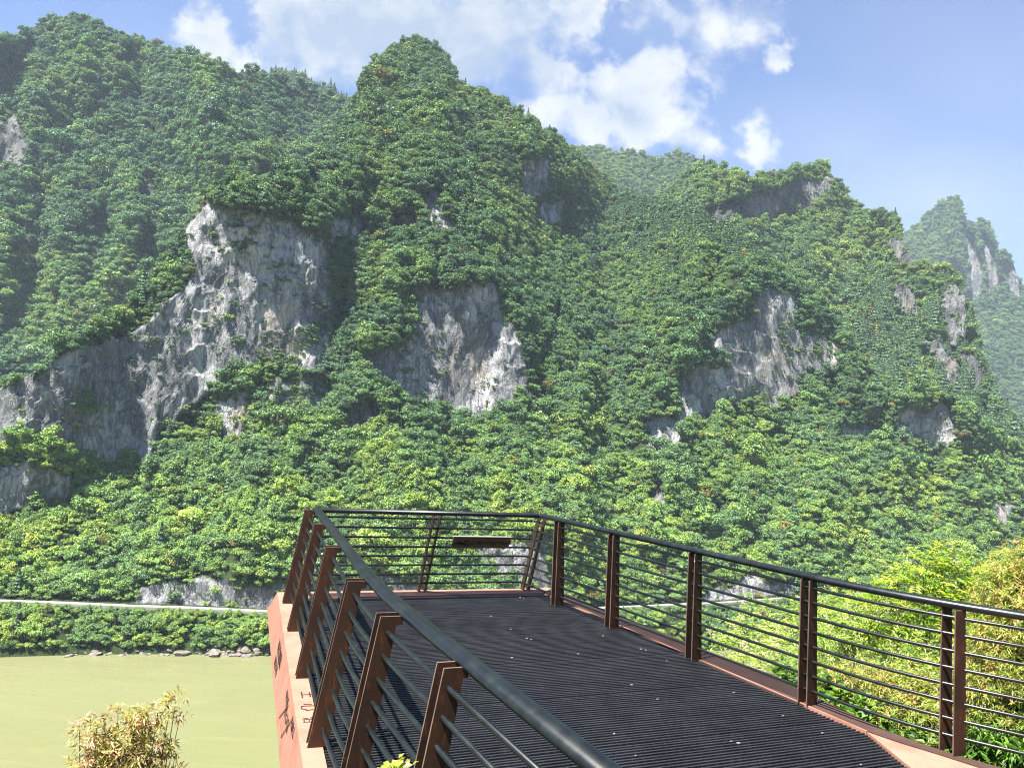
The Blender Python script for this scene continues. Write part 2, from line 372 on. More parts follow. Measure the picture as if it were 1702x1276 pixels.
    for k in range(1, nb + 1):
        q = (k / nb) ** 1.5 * 0.22 * rb
        rr = rb + q; Xb.append(rr * np.sin(az)); Yb.append(rr * np.cos(az)); Zb.append(zb - q * 0.75 - 0.02 * rb * (k / nb))
    X = np.vstack([X] + Xb); Y = np.vstack([Y] + Yb); Z = np.vstack([Z] + Zb)
    nr = X.shape[0]
    rockf = np.vstack([rock, np.zeros((nb, ncol))])
    V = np.stack([X, Y, Z], -1).reshape(-1, 3)
    i = np.arange(nr - 1)[:, None] * ncol + np.arange(ncol - 1)[None]
    Fc = np.stack([i, i + 1, i + ncol + 1, i + ncol], -1).reshape(-1, 4)
    me = bpy.data.meshes.new(name)
    me.vertices.add(len(V)); me.vertices.foreach_set("co", V.astype(np.float32).ravel())
    me.loops.add(len(Fc) * 4); me.loops.foreach_set("vertex_index", Fc.astype(np.int32).ravel())
    me.polygons.add(len(Fc)); me.polygons.foreach_set("loop_start", (np.arange(len(Fc)) * 4).astype(np.int32))
    me.update(calc_edges=True)
    me.polygons.foreach_set("use_smooth", [True] * len(Fc))
    at = me.attributes.new("rock", 'FLOAT', 'POINT'); at.data.foreach_set("value", rockf.astype(np.float32).ravel())
    o = link_mesh(name, me, mat); tag(o, kind='structure')
    return dict(o=o, X=X[:nrow], Y=Y[:nrow], Z=Z[:nrow], rock=rock, px=px, py=py, R=R, A=A, E=E, az=az)

SHORE = [(-200,1092),(0,1090),(445,1088),(700,1086),(915,1085),(1190,1080),(1400,1070),(1900,1050)]
ROADL = [(-200,994),(0,1000),(200,1008),(445,1018),(700,1020),(900,1016),(1040,1010),(1200,1003),(1380,990),(1500,984),(1702,975),(1900,968)]
CREST_FRONT = [(-220,720),(-60,660),(0,640),(60,610),(110,570),(200,505),(262,450),(308,372),(340,322),(400,300),(470,288),(520,272),(550,235),(575,190),(600,150),(608,112),(640,88),(670,70),(695,62),(718,68),(735,85),(758,130),(790,155),(830,160),(860,182),(905,212),(945,245),(985,275),(1030,312),(1090,332),(1150,350),(1185,370),(1245,402),(1282,425),(1330,468),(1378,500),(1402,540),(1428,590),(1500,640),(1590,655),(1622,692),(1702,742),(1900,830)]
def slope_front(px, py):
    s = 36 + 0 * px
    s = s + 10 * sstep(1030, 1050, py)                     # bank under the road
    s = s + 3 * sstep(420, 250, py)                        # summit cone
    s = s - 5 * sstep(820, 900, py) * sstep(1000, 960, py)
    return s
front = landform("mountainside", -200, 1900, CREST_FRONT, lambda a: interp_line(a, [(x, y + 9) for x, y in SHORE]),
                 lambda a, e: (CAM[2] - WATER_Z) / -interp_line(a, SHORE) - 2.0, slope_front, CLIFFS_FRONT, M_hill, 100,
                 gully=0.075, ncol=760, nrow=420, crest_drop=9, road=ROADL)
CREST_LEFT = [(-220,75),(-60,70),(0,66),(28,60),(42,42),(85,27),(118,32),(150,31),(185,48),(215,64),(260,75),(300,88),(345,105),(400,120),(450,124),(480,134),(520,150),(560,165),(640,230),(760,330)]
leftm = landform("mountain", -200, 760, CREST_LEFT, [(-220,760),(0,700),(200,600),(300,520),(540,400),(760,400)], 620, lambda x, y: 51 + 0 * x, CLIFFS_LEFT, M_hill_far, 200, gully=0.2, ncol=360, nrow=230, crest_drop=6)
hump = landform("mountain", 380, 640, [(360,180),(400,132),(430,122),(460,118),(500,122),(530,138),(560,152),(640,200)], [(360,260),(640,290)], 900, lambda x, y: 40 + 0 * x, [], M_hill_far, 300, gully=0.05, ncol=90, nrow=60, crest_drop=3)
CREST_SECOND = [(1010,420),(1080,345),(1130,300),(1160,278),(1180,275),(1205,283),(1232,291),(1262,294),(1290,291),(1320,280),(1345,277),(1372,279),(1390,296),(1400,316),(1425,332),(1443,350),(1470,352),(1490,365),(1500,392),(1512,422),(1530,438),(1560,448),(1578,455),(1590,464),(1606,488),(1614,528),(1628,572),(1638,622),(1665,668),(1702,715),(1900,800)]
second = landform("mountain", 1000, 1900, CREST_SECOND, [(1000,560),(1200,560),(1400,720),(1600,800),(1900,930)], 560, lambda x, y: 42 + 0 * x, CLIFFS_SECOND, M_hill_far, 400, gully=0.09, ncol=360, nrow=230, crest_drop=4)
third = landform("mountain", 880, 1320, [(880,330),(940,250),(970,243),(990,243),(1015,252),(1052,246),(1075,256),(1095,262),(1130,254),(1150,262),(1170,280),(1230,320),(1320,380)], [(880,480),(1320,480)], 1050, lambda x, y: 42 + 0 * x, [], M_hill_far, 500, gully=0.06, ncol=150, nrow=90, crest_drop=3)
CREST_FAR = [(1380,520),(1440,460),(1490,405),(1510,384),(1535,356),(1560,340),(1578,331),(1595,328),(1600,345),(1608,366),(1618,370),(1634,362),(1645,372),(1652,395),(1660,418),(1672,414),(1682,432),(1690,455),(1702,475),(1730,520),(1800,590),(1900,660)]
farp = landform("mountain", 1380, 1900, CREST_FAR, [(1380,800),(1900,960)], 1500, lambda x, y: 44 + 0 * x, CLIFFS_FARPEAK, M_hill_far, 600, gully=0.07, ncol=240, nrow=200, crest_drop=2, rib=0.006)

# water: one sheet far beyond what is seen, near bank rises out of it
mb = MB()
mb.add([(-1900, -700, WATER_Z), (2900, -700, WATER_Z), (2900, 3300, WATER_Z), (-1900, 3300, WATER_Z)], [(0, 1, 2, 3)])
tag(mb.build("river_water", M_water), kind='structure')

# near hillside under the viewing deck
def near_z(x, y):
    s = -0.4226 * x + 0.9063 * y
    return 0.15 - 0.64 * np.maximum(s, -6) + 0.25 * fbm(x / 3.0, y / 3.0, seed=7, oct=3) - 0.5 * sstep(0, 3, s)
n = 110
gx = np.sign(np.linspace(-1, 1, n)) * np.abs(np.linspace(-1, 1, n)) ** 2 * 220
gy = -30 + np.linspace(0, 1, n) ** 1.7 * 220
GX, GY = np.meshgrid(gx, gy); GZ = near_z(GX, GY)
V = np.stack([GX, GY, GZ], -1).reshape(-1, 3); i = (np.arange(n - 1)[:, None] * n + np.arange(n - 1)[None])
Fc = np.stack([i, i + 1, i + n + 1, i + n], -1).reshape(-1, 4)
me = bpy.data.meshes.new("near_hillside"); me.from_pydata(V.tolist(), [], Fc.tolist()); me.polygons.foreach_set("use_smooth", [True] * len(Fc)); me.update()
tag(link_mesh("near_hillside", me, M_soil), kind='structure')

# road along the far bank and its low parapet
er = interp_line(front['az'], ROADL)
cols = np.arange(front['az'].size); rows = np.argmin(np.abs(front['E'] - er[None]), 0)
Rr = front['R'][rows, cols]; Zr = Rr * er + CAM[2]
kern = np.ones(31) / 31
def smooth(a): return np.convolve(np.pad(a, 15, mode='edge'), kern, 'valid')
Rr, Zr = smooth(Rr), smooth(Zr)
mbr, mbp = MB(), MB()
ring, pr = [], []
for k in range(0, cols.size, 5):
    a = front['az'][k]; d = np.array([sin(a), cos(a), 0]); c = d * Rr[k]; z = Zr[k] + 0.35
    ring.append((c - d * 1.7 + [0, 0, z], c + d * 1.9 + [0, 0, z], c + d * 1.9 + [0, 0, z - 0.8], c - d * 1.7 + [0, 0, z - 0.8]))
    pr.append((c - d * 2.0 + [0, 0, z + 0.30], c - d * 1.72 + [0, 0, z + 0.30], c - d * 1.72 + [0, 0, z - 0.9], c - d * 2.0 + [0, 0, z - 0.9]))
for mbx, rg in ((mbr, ring), (mbp, pr)):
    m_ = len(rg); vs = [v for q in rg for v in q]
    mbx.add(vs, [(i * 4 + j, i * 4 + (j + 1) % 4, (i + 1) * 4 + (j + 1) % 4, (i + 1) * 4 + j) for i in range(m_ - 1) for j in range(4)])
tag(mbr.build("road", M_road), kind='structure')
tag(mbp.build("parapet_wall", M_para), "long low pale concrete parapet along the road above the far river bank", "wall")

# ------------------------------------------------------------------ forest
def quads_mesh(name, V, leaf, mat, extra=None):
    """V (n,4,3) leaf quads; leaf (n,) a per leaf value"""
    n = len(V); me = bpy.data.meshes.new(name)
    nv = n * 4 + (len(extra[0]) if extra else 0); nf = n + (len(extra[1]) if extra else 0)
    co = V.reshape(-1, 3)
    faces = np.arange(n * 4).reshape(-1, 4)
    if extra:
        co = np.vstack([co, np.array(extra[0])]); faces = np.vstack([faces, np.array(extra[1]) + n * 4])
    me.vertices.add(nv); me.vertices.foreach_set("co", co.astype(np.float32).ravel())
    me.loops.add(nf * 4); me.loops.foreach_set("vertex_index", faces.astype(np.int32).ravel())
    me.polygons.add(nf); me.polygons.foreach_set("loop_start", (np.arange(nf) * 4).astype(np.int32))
    me.materials.append(mat)
    if extra:
        me.materials.append(M_bark); me.polygons.foreach_set("material_index", np.r_[np.zeros(n), np.ones(nf - n)].astype(np.int32))
    me.update(calc_edges=True)
    at = me.attributes.new("leaf", 'FLOAT', 'POINT'); lv = np.zeros(nv); lv[:n * 4] = np.repeat(leaf, 4)
    at.data.foreach_set("value", lv.astype(np.float32))
    return me
def unit(v): return v / (np.linalg.norm(v, axis=-1, keepdims=True) + 1e-9)
def tube(p0, p1, r0, r1, n=5):
    p0, p1 = np.array(p0, float), np.array(p1, float); t = unit(p1 - p0)
    u = np.array([1.0, 0, 0]) if abs(t[0]) < 0.8 else np.array([0, 1.0, 0]); a = unit(np.cross(t, u)); b = np.cross(t, a)
    vs = [p + (a * cos(2 * pi * j / n) + b * sin(2 * pi * j / n)) * r for p, r in ((p0, r0), (p1, r1)) for j in range(n)]
    return vs, [(j, (j + 1) % n, n + (j + 1) % n, n + j) for j in range(n)]
def tubes(lst):
    vs, fs = [], []
    for a in lst:
        v, f = tube(*a); fs += [tuple(q + len(vs) for q in g) for g in f]; vs += v
    return vs, fs
def leaf_quads(C, N, size, g, asp=1.0):
    """a kite of given size at every C facing N"""
    n = len(C); r = unit(g.normal(size=(n, 3))); a = unit(np.cross(N, r)); b = np.cross(N, a)
    s = size[:, None]
    return np.stack([C - a * s, C - b * s * 0.55 * asp, C + a * s, C + b * s * 0.55 * asp], 1)
def make_crown(name, seed, kind, mat, nleaf=620, trunk=True):
    """unit tree: about 1 wide and 1.05 high, foot at the origin"""
    g = np.random.default_rng(seed); tb = []
    if kind == 'conifer':
        n = nleaf; h = g.uniform(0.12, 1.45, n) ** 1.0; rad = 0.36 * (1.47 - h) / 1.35 * (0.75 + 0.35 * np.sin(h * 34 + g.uniform(0, 6))) ; th = g.uniform(0, 2 * pi, n)
        rr = rad * np.sqrt(g.uniform(0.25, 1, n))
        C = np.stack([rr * np.cos(th), rr * np.sin(th), h], 1); N = unit(np.stack([np.cos(th), np.sin(th), 1.0 + 0 * th], 1) + 0.5 * g.normal(size=(n, 3)))
        S = g.uniform(0.035, 0.07, n); tb.append(((0, 0, 0), (0, 0, 1.35), 0.035, 0.008))
    else:
        nc = {'round': 20, 'spread': 24, 'tall': 21, 'shrub': 14}[kind]
        wx = {'round': .40, 'spread': .52, 'tall': .34, 'shrub': .46}[kind]; hz = {'round': .36, 'spread': .26, 'tall': .52, 'shrub': .27}[kind]; z0 = {'round': .62, 'spread': .62, 'tall': .74, 'shrub': .30}[kind]
        d = unit(g.normal(size=(nc, 3))); d[:, 2] = np.abs(d[:, 2]) * 1.1 - 0.35; d = unit(d)
        cc = d * np.array([wx, wx, hz]) * g.uniform(0.45, 1.0, (nc, 1)) + np.array([0, 0, z0])
        cr = g.uniform(0.09, 0.19, nc)
        w = cr ** 2 / np.sum(cr ** 2); k = g.choice(nc, nleaf, p=w)
        dn = unit(g.normal(size=(nleaf, 3)) + np.array([0, 0, 0.35]))
        C = cc[k] + dn * cr[k][:, None] * np.array([1.15, 1.15, 0.8]) * g.uniform(0.55, 1.12, (nleaf, 1))
        N = unit(dn + 0.55 * g.normal(size=(nleaf, 3)) + np.array([0, 0, 0.6])); S = g.uniform(0.030, 0.056, nleaf)
        if kind != 'shrub':
            tb.append(((0, 0, -0.15), (0.02, 0.01, z0), 0.035, 0.018))
        for q in cc[:7]: tb.append(((0.01, 0, z0 * 0.4), tuple(q), 0.016, 0.005))
    return quads_mesh(name, leaf_quads(C, N, S, g, 1.15), g.uniform(0, 1, len(C)), mat, tubes(tb) if trunk else None)

KINDS = ['round', 'round', 'spread', 'tall', 'shrub', 'round', 'spread', 'shrub', 'conifer', 'conifer', 'round', 'tall']
bank = bpy.data.collections.new("forest_trees")          # source trees of the instanced forest, not linked to the scene
for k, kd in enumerate(KINDS):
    me = make_crown("forest_tree_%s" % kd, 40 + k, kd, M_fol_inst, 650 if kd == 'shrub' else 980)
    o = bpy.data.objects.new("%02d_tree" % k, me); bank.objects.link(o)
CON = [8, 9]; BROAD = [0, 1, 2, 3, 5, 6, 10, 11]; SHR = [4, 7]

GREENS = np.array([(0.100, 0.175, 0.052), (0.084, 0.155, 0.060), (0.128, 0.198, 0.050), (0.064, 0.125, 0.062), (0.150, 0.205, 0.054), (0.080, 0.143, 0.066)])
def scatter(L, n, size, seed, conifer=None, pmax=None, shrub_ledges=None, keep=None, warm=None):
    """points over the face of a landform, weighted by ground area, thinned on bare rock"""
    g = np.random.default_rng(seed)
    P = np.stack([L['X'], L['Y'], L['Z']], -1)
    a = P[1:, :-1] - P[:-1, :-1]; b = P[:-1, 1:] - P[:-1, :-1]
    area = np.linalg.norm(np.cross(a, b), axis=-1)
    rk = 0.25 * (L['rock'][1:, 1:] + L['rock'][1:, :-1] + L['rock'][:-1, 1:] + L['rock'][:-1, :-1])
    px, py = L['px'][:-1, :-1], L['py'][:-1, :-1]
    led = np.zeros_like(rk)
    for q in (shrub_ledges or []): led = np.maximum(led, sstep(-8, 10, poly_sd(px, py, q)) * sstep(-0.25, 0.15, fbm(px / 20, py / 14, seed=seed + 3)))
    crack = sstep(0.22, 0.42, fbm(px / 22, py / 9, seed=seed + 77, oct=3))
    w = area * (200.0 / L['R'][:-1, :-1]) ** 1.1 * np.clip((1 - rk) + rk * (0.03 + 1.3 * led + 0.2 * crack), 0, 1)
    w = w * (0.20 + 0.80 * sstep(-0.25, 0.08, fbm(P[:-1, :-1, 0] / 9.0, P[:-1, :-1, 1] / 9.0, P[:-1, :-1, 2] / 9.0, seed=seed + 88, oct=2)))
    if keep is not None: w = w * keep(px, py)
    cnt = w.ravel() / w.sum(); idx = g.choice(cnt.size, n, p=cnt)
    i, j = np.unravel_index(idx, rk.shape); u, v = g.uniform(0, 1, (2, n, 1))
    pos = P[i, j] + a[i, j] * u + b[i, j] * v
    r = rk[i, j]; qx, qy = px[i, j], py[i, j]
    sc = size(qx, qy) * g.lognormal(0, 0.34, n) * (1 - 0.4 * r)
    var = g.choice(BROAD, n)
    sh = (g.uniform(0, 1, n) < 0.42) | (r > 0.4); var[sh] = g.choice(SHR, sh.sum())
    if conifer is not None:
        c = g.uniform(0, 1, n) < conifer(qx, qy); var[c] = g.choice(CON, c.sum())
    # colour: stands of one kind plus single odd trees
    f = fbm(qx / 70, qy / 45, seed=seed + 5, oct=3) * 1.3 + 0.45 * g.normal(size=n)
    base = GREENS[[1]] + 0 * pos
    base = np.where((f > 0.1)[:, None], GREENS[0], base); base = np.where((f > 0.55)[:, None], GREENS[2], base)
    base = np.where((f < -0.45)[:, None], GREENS[3], base); base = np.where((f > 1.15)[:, None], GREENS[4], base)
    if warm is not None:
        k = warm(qx, qy)[:, None]; base = base * (1 - k) + k * (base * np.array([1.72, 1.52, 1.0]))
    base = np.where((np.isin(var, CON))[:, None], GREENS[5], base)
    od = g.uniform(0, 1, n); base = np.where((od < 0.006)[:, None], np.array([0.17, 0.15, 0.03]), base); base = np.where(((od > 0.9993))[:, None], np.array([0.10, 0.07, 0.035]), base)
    base = base * g.uniform(0.82, 1.45, (n, 1))
    return dict(pos=pos, sc=sc, var=var, tint=base, px=qx, py=qy, rock=r, rot=g.uniform(0, 2 * pi, n))

big = lambda x, y: 3.5 + 0.9 * sstep(500, 150, y)
def lower(x, y): return sstep(760, 900, y)
f1 = scatter(front, 76000, big, 1, conifer=lambda x, y: 0.5 * sstep(980, 1080, x) * sstep(480, 400, y) * sstep(300, 330, y) + 0.03, shrub_ledges=LEDGE_SHRUBS,
             warm=lambda x, y: np.clip(0.85 * sstep(560, 860, y) + 0.35 * sstep(330, 60, x) * sstep(420, 500, y), 0, 1))
f1['tint'] *= (1 - 0.08 * sstep(560, 300, f1['py']))[:, None] * np.array([0.97, 1.0, 1.04])      # leaf tint slightly bluer overall and darker higher up
# keep the road clear
dr = np.abs(np.hypot(f1['pos'][:, 0], f1['pos'][:, 1]) - np.interp(np.arctan2(f1['pos'][:, 0], f1['pos'][:, 1]), front['az'], Rr))
rt = np.interp(np.arctan2(f1['pos'][:, 0], f1['pos'][:, 1]), front['az'], Rr); zt = np.interp(np.arctan2(f1['pos'][:, 0], f1['pos'][:, 1]), front['az'], Zr)
side = np.hypot(f1['pos'][:, 0], f1['pos'][:, 1]) - rt            # minus: river side of the road
near_road = (np.abs(f1['pos'][:, 2] - zt) < 6) & (side > -2.4) & (side < 2.2 + 0.42 * f1['sc'])
bankm = (side < -2.0) & (f1['pos'][:, 2] < zt)
lim = (zt - f1['pos'][:, 2]) - 0.2 * side + 0.2                  # bank shrubs stay under the sight line to the road
f1['sc'] = np.where(bankm, np.clip(np.minimum(f1['sc'] * 0.66, lim * f1['rot'] ** 0.15 * 0.8), 0.8, 9), f1['sc'])
low = (f1['pos'][:, 2] < WATER_Z + 1.2)
okm = ~(near_road | low)
f1 = {k: v[okm] for k, v in f1.items()}
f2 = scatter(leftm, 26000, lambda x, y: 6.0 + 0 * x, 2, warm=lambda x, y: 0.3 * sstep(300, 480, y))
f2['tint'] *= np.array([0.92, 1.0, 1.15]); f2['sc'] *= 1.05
f3 = scatter(hump, 4000, lambda x, y: 5.5 + 0 * x, 3, conifer=lambda x, y: 0.45 + 0 * x)
f4 = scatter(second, 26000, lambda x, y: 5.3 + 0 * x, 4, conifer=lambda x, y: 0.55 * sstep(1380, 1440, x) * sstep(420, 520, y) + 0.04, warm=lambda x, y: 0.35 + 0 * x)
f5 = scatter(third, 8000, lambda x, y: 6.5 + 0 * x, 5, warm=lambda x, y: 0.3 + 0 * x)
f6 = scatter(farp, 20000, lambda x, y: 6.5 + 0 * x, 6, warm=lambda x, y: 0.25 + 0 * x)

# the nearest, largest trees of the far bank become objects of their own
deck_mask = sstep(-4, 4, poly_sd(f1['px'], f1['py'], [(440,1000),(470,850),(900,850),(1702,1020),(1702,1300),(440,1300)])) > 0.5
cand = (~deck_mask) & (f1['px'] > 5) & (f1['px'] < 1697) & (f1['py'] > 800) & (f1['rock'] < 0.3) & (~np.isin(f1['var'], CON))
d0 = np.hypot(f1['pos'][:, 0], f1['pos'][:, 1]); size_px = f1['sc'] / d0 * FPX
order = np.argsort(-np.where(cand, size_px, 0))
NIND = 150
pick = order[:NIND]
pm = np.zeros(len(d0), bool); pm[pick] = True
IND = {k: v[pm] for k, v in f1.items()}
f1 = {k: v[~pm] for k, v in f1.items()}

allf = {k: np.concatenate([f[k] for f in (f1, f2, f3, f4, f5, f6)]) for k in f1}
n = len(allf['pos'])
me = bpy.data.meshes.new("forest"); me.vertices.add(n); me.vertices.foreach_set("co", allf['pos'].astype(np.float32).ravel())
for nm, ty, key, arr in (("variant", 'INT', 'value', allf['var'].astype(np.int32)), ("size", 'FLOAT', 'value', allf['sc'].astype(np.float32)),
                         ("turn", 'FLOAT', 'value', allf['rot'].astype(np.float32))):
    at = me.attributes.new(nm, ty, 'POINT'); at.data.foreach_set(key, arr)
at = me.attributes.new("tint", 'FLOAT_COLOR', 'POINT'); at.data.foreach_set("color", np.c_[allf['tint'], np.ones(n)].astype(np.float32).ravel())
forest = bpy.data.objects.new("forest", me); COL.objects.link(forest)
tag(forest, "dense green forest covering the mountainsides across the river", "forest", kind='stuff')
gn = bpy.data.node_groups.new("forest_scatter", 'GeometryNodeTree')
gn.interface.new_socket("Geometry", in_out='INPUT', socket_type='NodeSocketGeometry'); gn.interface.new_socket("Geometry", in_out='OUTPUT', socket_type='NodeSocketGeometry')
N = gn.nodes; gi = N.new('NodeGroupInput'); go = N.new('NodeGroupOutput'); ci = N.new('GeometryNodeCollectionInfo'); ip = N.new('GeometryNodeInstanceOnPoints')
ci.inputs['Collection'].default_value = bank; ci.inputs['Separate Children'].default_value = True; ci.inputs['Reset Children'].default_value = True
ip.inputs['Pick Instance'].default_value = True
def named(nm, ty):
    q = N.new('GeometryNodeInputNamedAttribute'); q.data_type = ty; q.inputs['Name'].default_value = nm; return q.outputs['Attribute']
mtp = N.new('GeometryNodeMeshToPoints'); cx = N.new('ShaderNodeCombineXYZ')
lk = gn.links.new
lk(gi.outputs[0], mtp.inputs['Mesh']); lk(mtp.outputs[0], ip.inputs['Points']); lk(ci.outputs[0], ip.inputs['Instance'])
lk(named("variant", 'INT'), ip.inputs['Instance Index']); lk(named("turn", 'FLOAT'), cx.inputs['Z']); lk(cx.outputs[0], ip.inputs['Rotation']); lk(named("size", 'FLOAT'), ip.inputs['Scale'])
lk(ip.outputs[0], go.inputs[0])
md = forest.modifiers.new("scatter", 'NODES'); md.node_group = gn

# single trees of the far bank (copies share mesh data)
ind_mesh = {k: make_crown("bank_tree_%s" % KINDS[k], 140 + k, KINDS[k], M_fol_obj, 1100) for k in BROAD + SHR}
road_e = np.interp(np.arctan2(IND['pos'][:, 0], IND['pos'][:, 1]), front['az'], Zr)
for k in range(len(IND['pos'])):
    v = int(IND['var'][k]); kd = KINDS[v]; tn = IND['tint'][k]; px, py = IND['px'][k], IND['py'][k]
    shrub = v in SHR
    o = bpy.data.objects.new("shrub" if shrub else "broadleaf_tree", ind_mesh[v]); COL.objects.link(o)
    o.location = IND['pos'][k]; o.rotation_euler = (0, 0, IND['rot'][k]); o.scale = [float(IND['sc'][k])] * 3
    o["tint_rgb"] = [float(tn[0]), float(tn[1]), float(tn[2])]
    hue = "yellow green" if tn[0] > 0.23 else ("dark green" if tn[1] < 0.21 else "mid green")
    form = {'round': 'round crowned', 'spread': 'wide spreading', 'tall': 'tall narrow', 'shrub': 'low bushy'}[kd]
    where = "on the bank between the pale road and the river" if IND['pos'][k][2] < road_e[k] else ("on the slope above the road left of the deck" if px < 500 else ("on the slope behind the deck railing" if px < 920 else "on the slope above the right railing"))
    tag(o, "%s %s %s %s" % (hue, form, "shrub" if shrub else "tree", where), "shrub" if shrub else "tree", "%s %ss %s" % (hue, "shrub" if shrub else form + " tree", where))

# boulders and pale rocks along the waterline
g = np.random.default_rng(9)
def boulder(seed):
    g = np.random.default_rng(seed)
    import bmesh
    bm = bmesh.new(); bmesh.ops.create_icosphere(bm, subdivisions=3, radius=1)
    co = np.array([v.co[:] for v in bm.verts]); pl = unit(g.normal(size=(9, 3))); dd = g.uniform(0.55, 0.85, 9)
    for q, d in zip(pl, dd):
        s = co @ q; co = co - np.maximum(s - d, 0)[:, None] * q
    co *= (1 + 0.12 * fbm(co[:, 0] * 2.2 + seed, co[:, 1] * 2.2, co[:, 2] * 2.2, seed=seed, oct=4))[:, None]
    for v, c in zip(bm.verts, co): v.co = c
    me = bpy.data.meshes.new("boulder"); bm.to_mesh(me); bm.free(); me.materials.append(M_rock); return me
bmesh_ = [boulder(60 + k) for k in range(6)]
es = interp_line(front['az'], SHORE)
for k in range(150):
    px = g.uniform(112, 455) if k < 130 else g.uniform(960, 1200)
    if k < 130 and g.uniform() < 0.35: px = g.uniform(330, 450)
    a = az_e(px, 1088)[0]; rs = (CAM[2] - WATER_Z) / -np.interp(a, front['az'], es)
    s = g.lognormal(-0.5, 0.5) * (1.0 if px > 330 else 0.8); s = min(s, 2.2)
    rr = rs + g.uniform(-2.2, 1.6)
    o = bpy.data.objects.new("boulder", bmesh_[k % 6]); COL.objects.link(o)
    o.location = (rr * sin(a), rr * cos(a), WATER_Z + max(0, (rr - rs + 1.0)) * 0.6 + 0.1 * s); o.scale = (s * 1.7, s * 1.1, s * 0.6); o.rotation_euler = (g.uniform(-.3, .3), g.uniform(-.3, .3), g.uniform(0, 6))
    if k >= 130: tag(o, "pale grey boulder on the far waterline seen through the right railing", "rock", "boulders at the waterline behind the right railing")
    elif px > 330: tag(o, "pale boulder on the far waterline close to the deck's left side", "rock", "boulders at the waterline beside the deck")
    else: tag(o, "pale boulder on the far waterline below the dense bank shrubs", "rock", "boulders at the waterline below the bank shrubs")

# ------------------------------------------------------------------ viewing deck
def v2(p, z=0.0): return np.array([p[0], p[1], z], float)
def off_line(a, b, d):                       # shift segment a-b to its left by d
    t = (b - a) / np.linalg.norm(b - a); nrm = np.array([-t[1], t[0]]); return a + nrm * d, b + nrm * d
def isect(a, b, c, d):
    r = b - a; s = d - c; k = ((c - a)[0] * s[1] - (c - a)[1] * s[0]) / (r[0] * s[1] - r[1] * s[0]); return a + r * k
Z_RAIL = 1.17
hx = lambda x, y: on_z(x, y, Z_RAIL)[:2]
hA, hB, hC, hD, hE, hF = hx(1000, 1276), hx(634, 985), hx(527.5, 847.5), hx(898, 856.5), hx(1478, 988), hx(1702, 1023.5)
hA = hA + (hA - hB) / np.linalg.norm(hA - hB) * 2.2
hF = hF + (hF - hE) / np.linalg.norm(hF - hE) * 3.0
gz = lambda x, y: on_z(x, y, 0)[:2]
# grating outline (far left, far right, right bend, right near, near, left near, left bend)
uL = unit((hB - hC)[None])[0]; uN = unit((hA - hB)[None])[0]
inL = np.array([-uL[1], uL[0]])              # towards the deck
lf0, lf1 = gz(486, 1001), gz(537, 1243)
g0, g1 = gz(905, 985.5), gz(1440, 1215)
fa, fb = gz(640, 990), gz(880, 985)
def through(p, d): return p, p + d
eF = unit((hD - hC)[None])[0]                # along the far edge
gFL = isect(lf0, lf1, fb - eF, fb); gFR = isect(g1, g0, fb - eF, fb)
gLB = lf1 + unit((lf1 - lf0)[None])[0] * 0.9
gLN = gLB + uN * 6.0
gRB = g1; gRN = g1 + unit((gz(1515, 1276) - g1)[None])[0] * 7.0
GP = [gFL, gFR, gRB, gRN, gLN, gLB]
deck = thing("viewing_deck", "cantilevered viewing deck with black ribbed metal floor and rusty steel edges", "viewing deck", (float(gFL[0]), float(gFL[1]), 0))
e1 = eF; e2 = np.array([eF[1], -eF[0]])      # e2 points back to the near end
if e2[1] > 0: e2 = -e2
org = gFR
def span(v):                                 # u range of the grating at depth v
    us = []
    for i in range(len(GP)):
        a, b = GP[i] - org, GP[(i + 1) % len(GP)] - org
        va, vb = a @ e2, b @ e2
        if (va - v) * (vb - v) < 0:
            k = (v - va) / (vb - va); us.append((a + (b - a) * k) @ e1)
    return (min(us), max(us)) if len(us) >= 2 else None
vmax = 7.3; pitch = 0.0445; pan = 1.03
npan = int(vmax / pan) + 1
for k in range(npan):
    v0, v1 = k * pan + (0.02 if k == 0 else 0), (k + 1) * pan - 0.016
    mb, mc = MB(), MB()
    v = math.ceil(k * pan / pitch + 0.3) * pitch; row = 0
    while v < (math.ceil((k + 1) * pan / pitch + 0.3) - 0.5) * pitch:
        s = span(v)
        if s and s[1] - s[0] > 0.1:
            jit = 0.0012 * random.uniform(-1, 1) - (0.0025 if row == 0 else 0)
            c = org + e1 * (s[0] + s[1]) / 2 + e2 * v
            mb.box((c[0], c[1], -0.032 + jit), (*(e1 * ((s[1] - s[0]) / 2 - 0.012)), 0), (*(e2 * 0.0085), 0), (0, 0, 0.018))
        v += pitch; row += 1
    nj = 7
    for q in range(nj):                      # bearer bars under the ribs
        vm = (v0 + v1) / 2; s = span(vm)
        if not s: continue
        u = s[0] + (s[1] - s[0]) * (q + 0.5) / nj; c = org + e1 * u + e2 * vm
        mb.box((c[0], c[1], -0.060), (*(e1 * 0.006), 0), (*(e2 * (v1 - v0) / 2), 0), (0, 0, 0.0065))
    pnl = mb.build("floor_panel", M_grate, deck)
    for vv in (v0 + 0.21, v1 - 0.21):        # pairs of bright fixing clips
        s = span(vv)
        if not s: continue
        nu = max(2, int((s[1] - s[0]) / 0.8))
        for q in range(nu):
            u = s[0] + (s[1] - s[0]) * (q + 0.5) / nu + random.uniform(-.05, .05)
            for dd in (0, 0.05):
                if random.random() < 0.68: continue
                c = org + e1 * (u + dd * 0.7) + e2 * (round((vv + dd - v0 - .02) / pitch) * pitch + v0 + 0.02)
                mc.box((c[0], c[1], -0.0105), (*(e1 * random.uniform(.005, .014)), 0), (*(e2 * random.uniform(.004, .009)), 0), (0, 0, 0.003))
    if mc.v: mc.build("fixing_clips", M_clip, pnl)
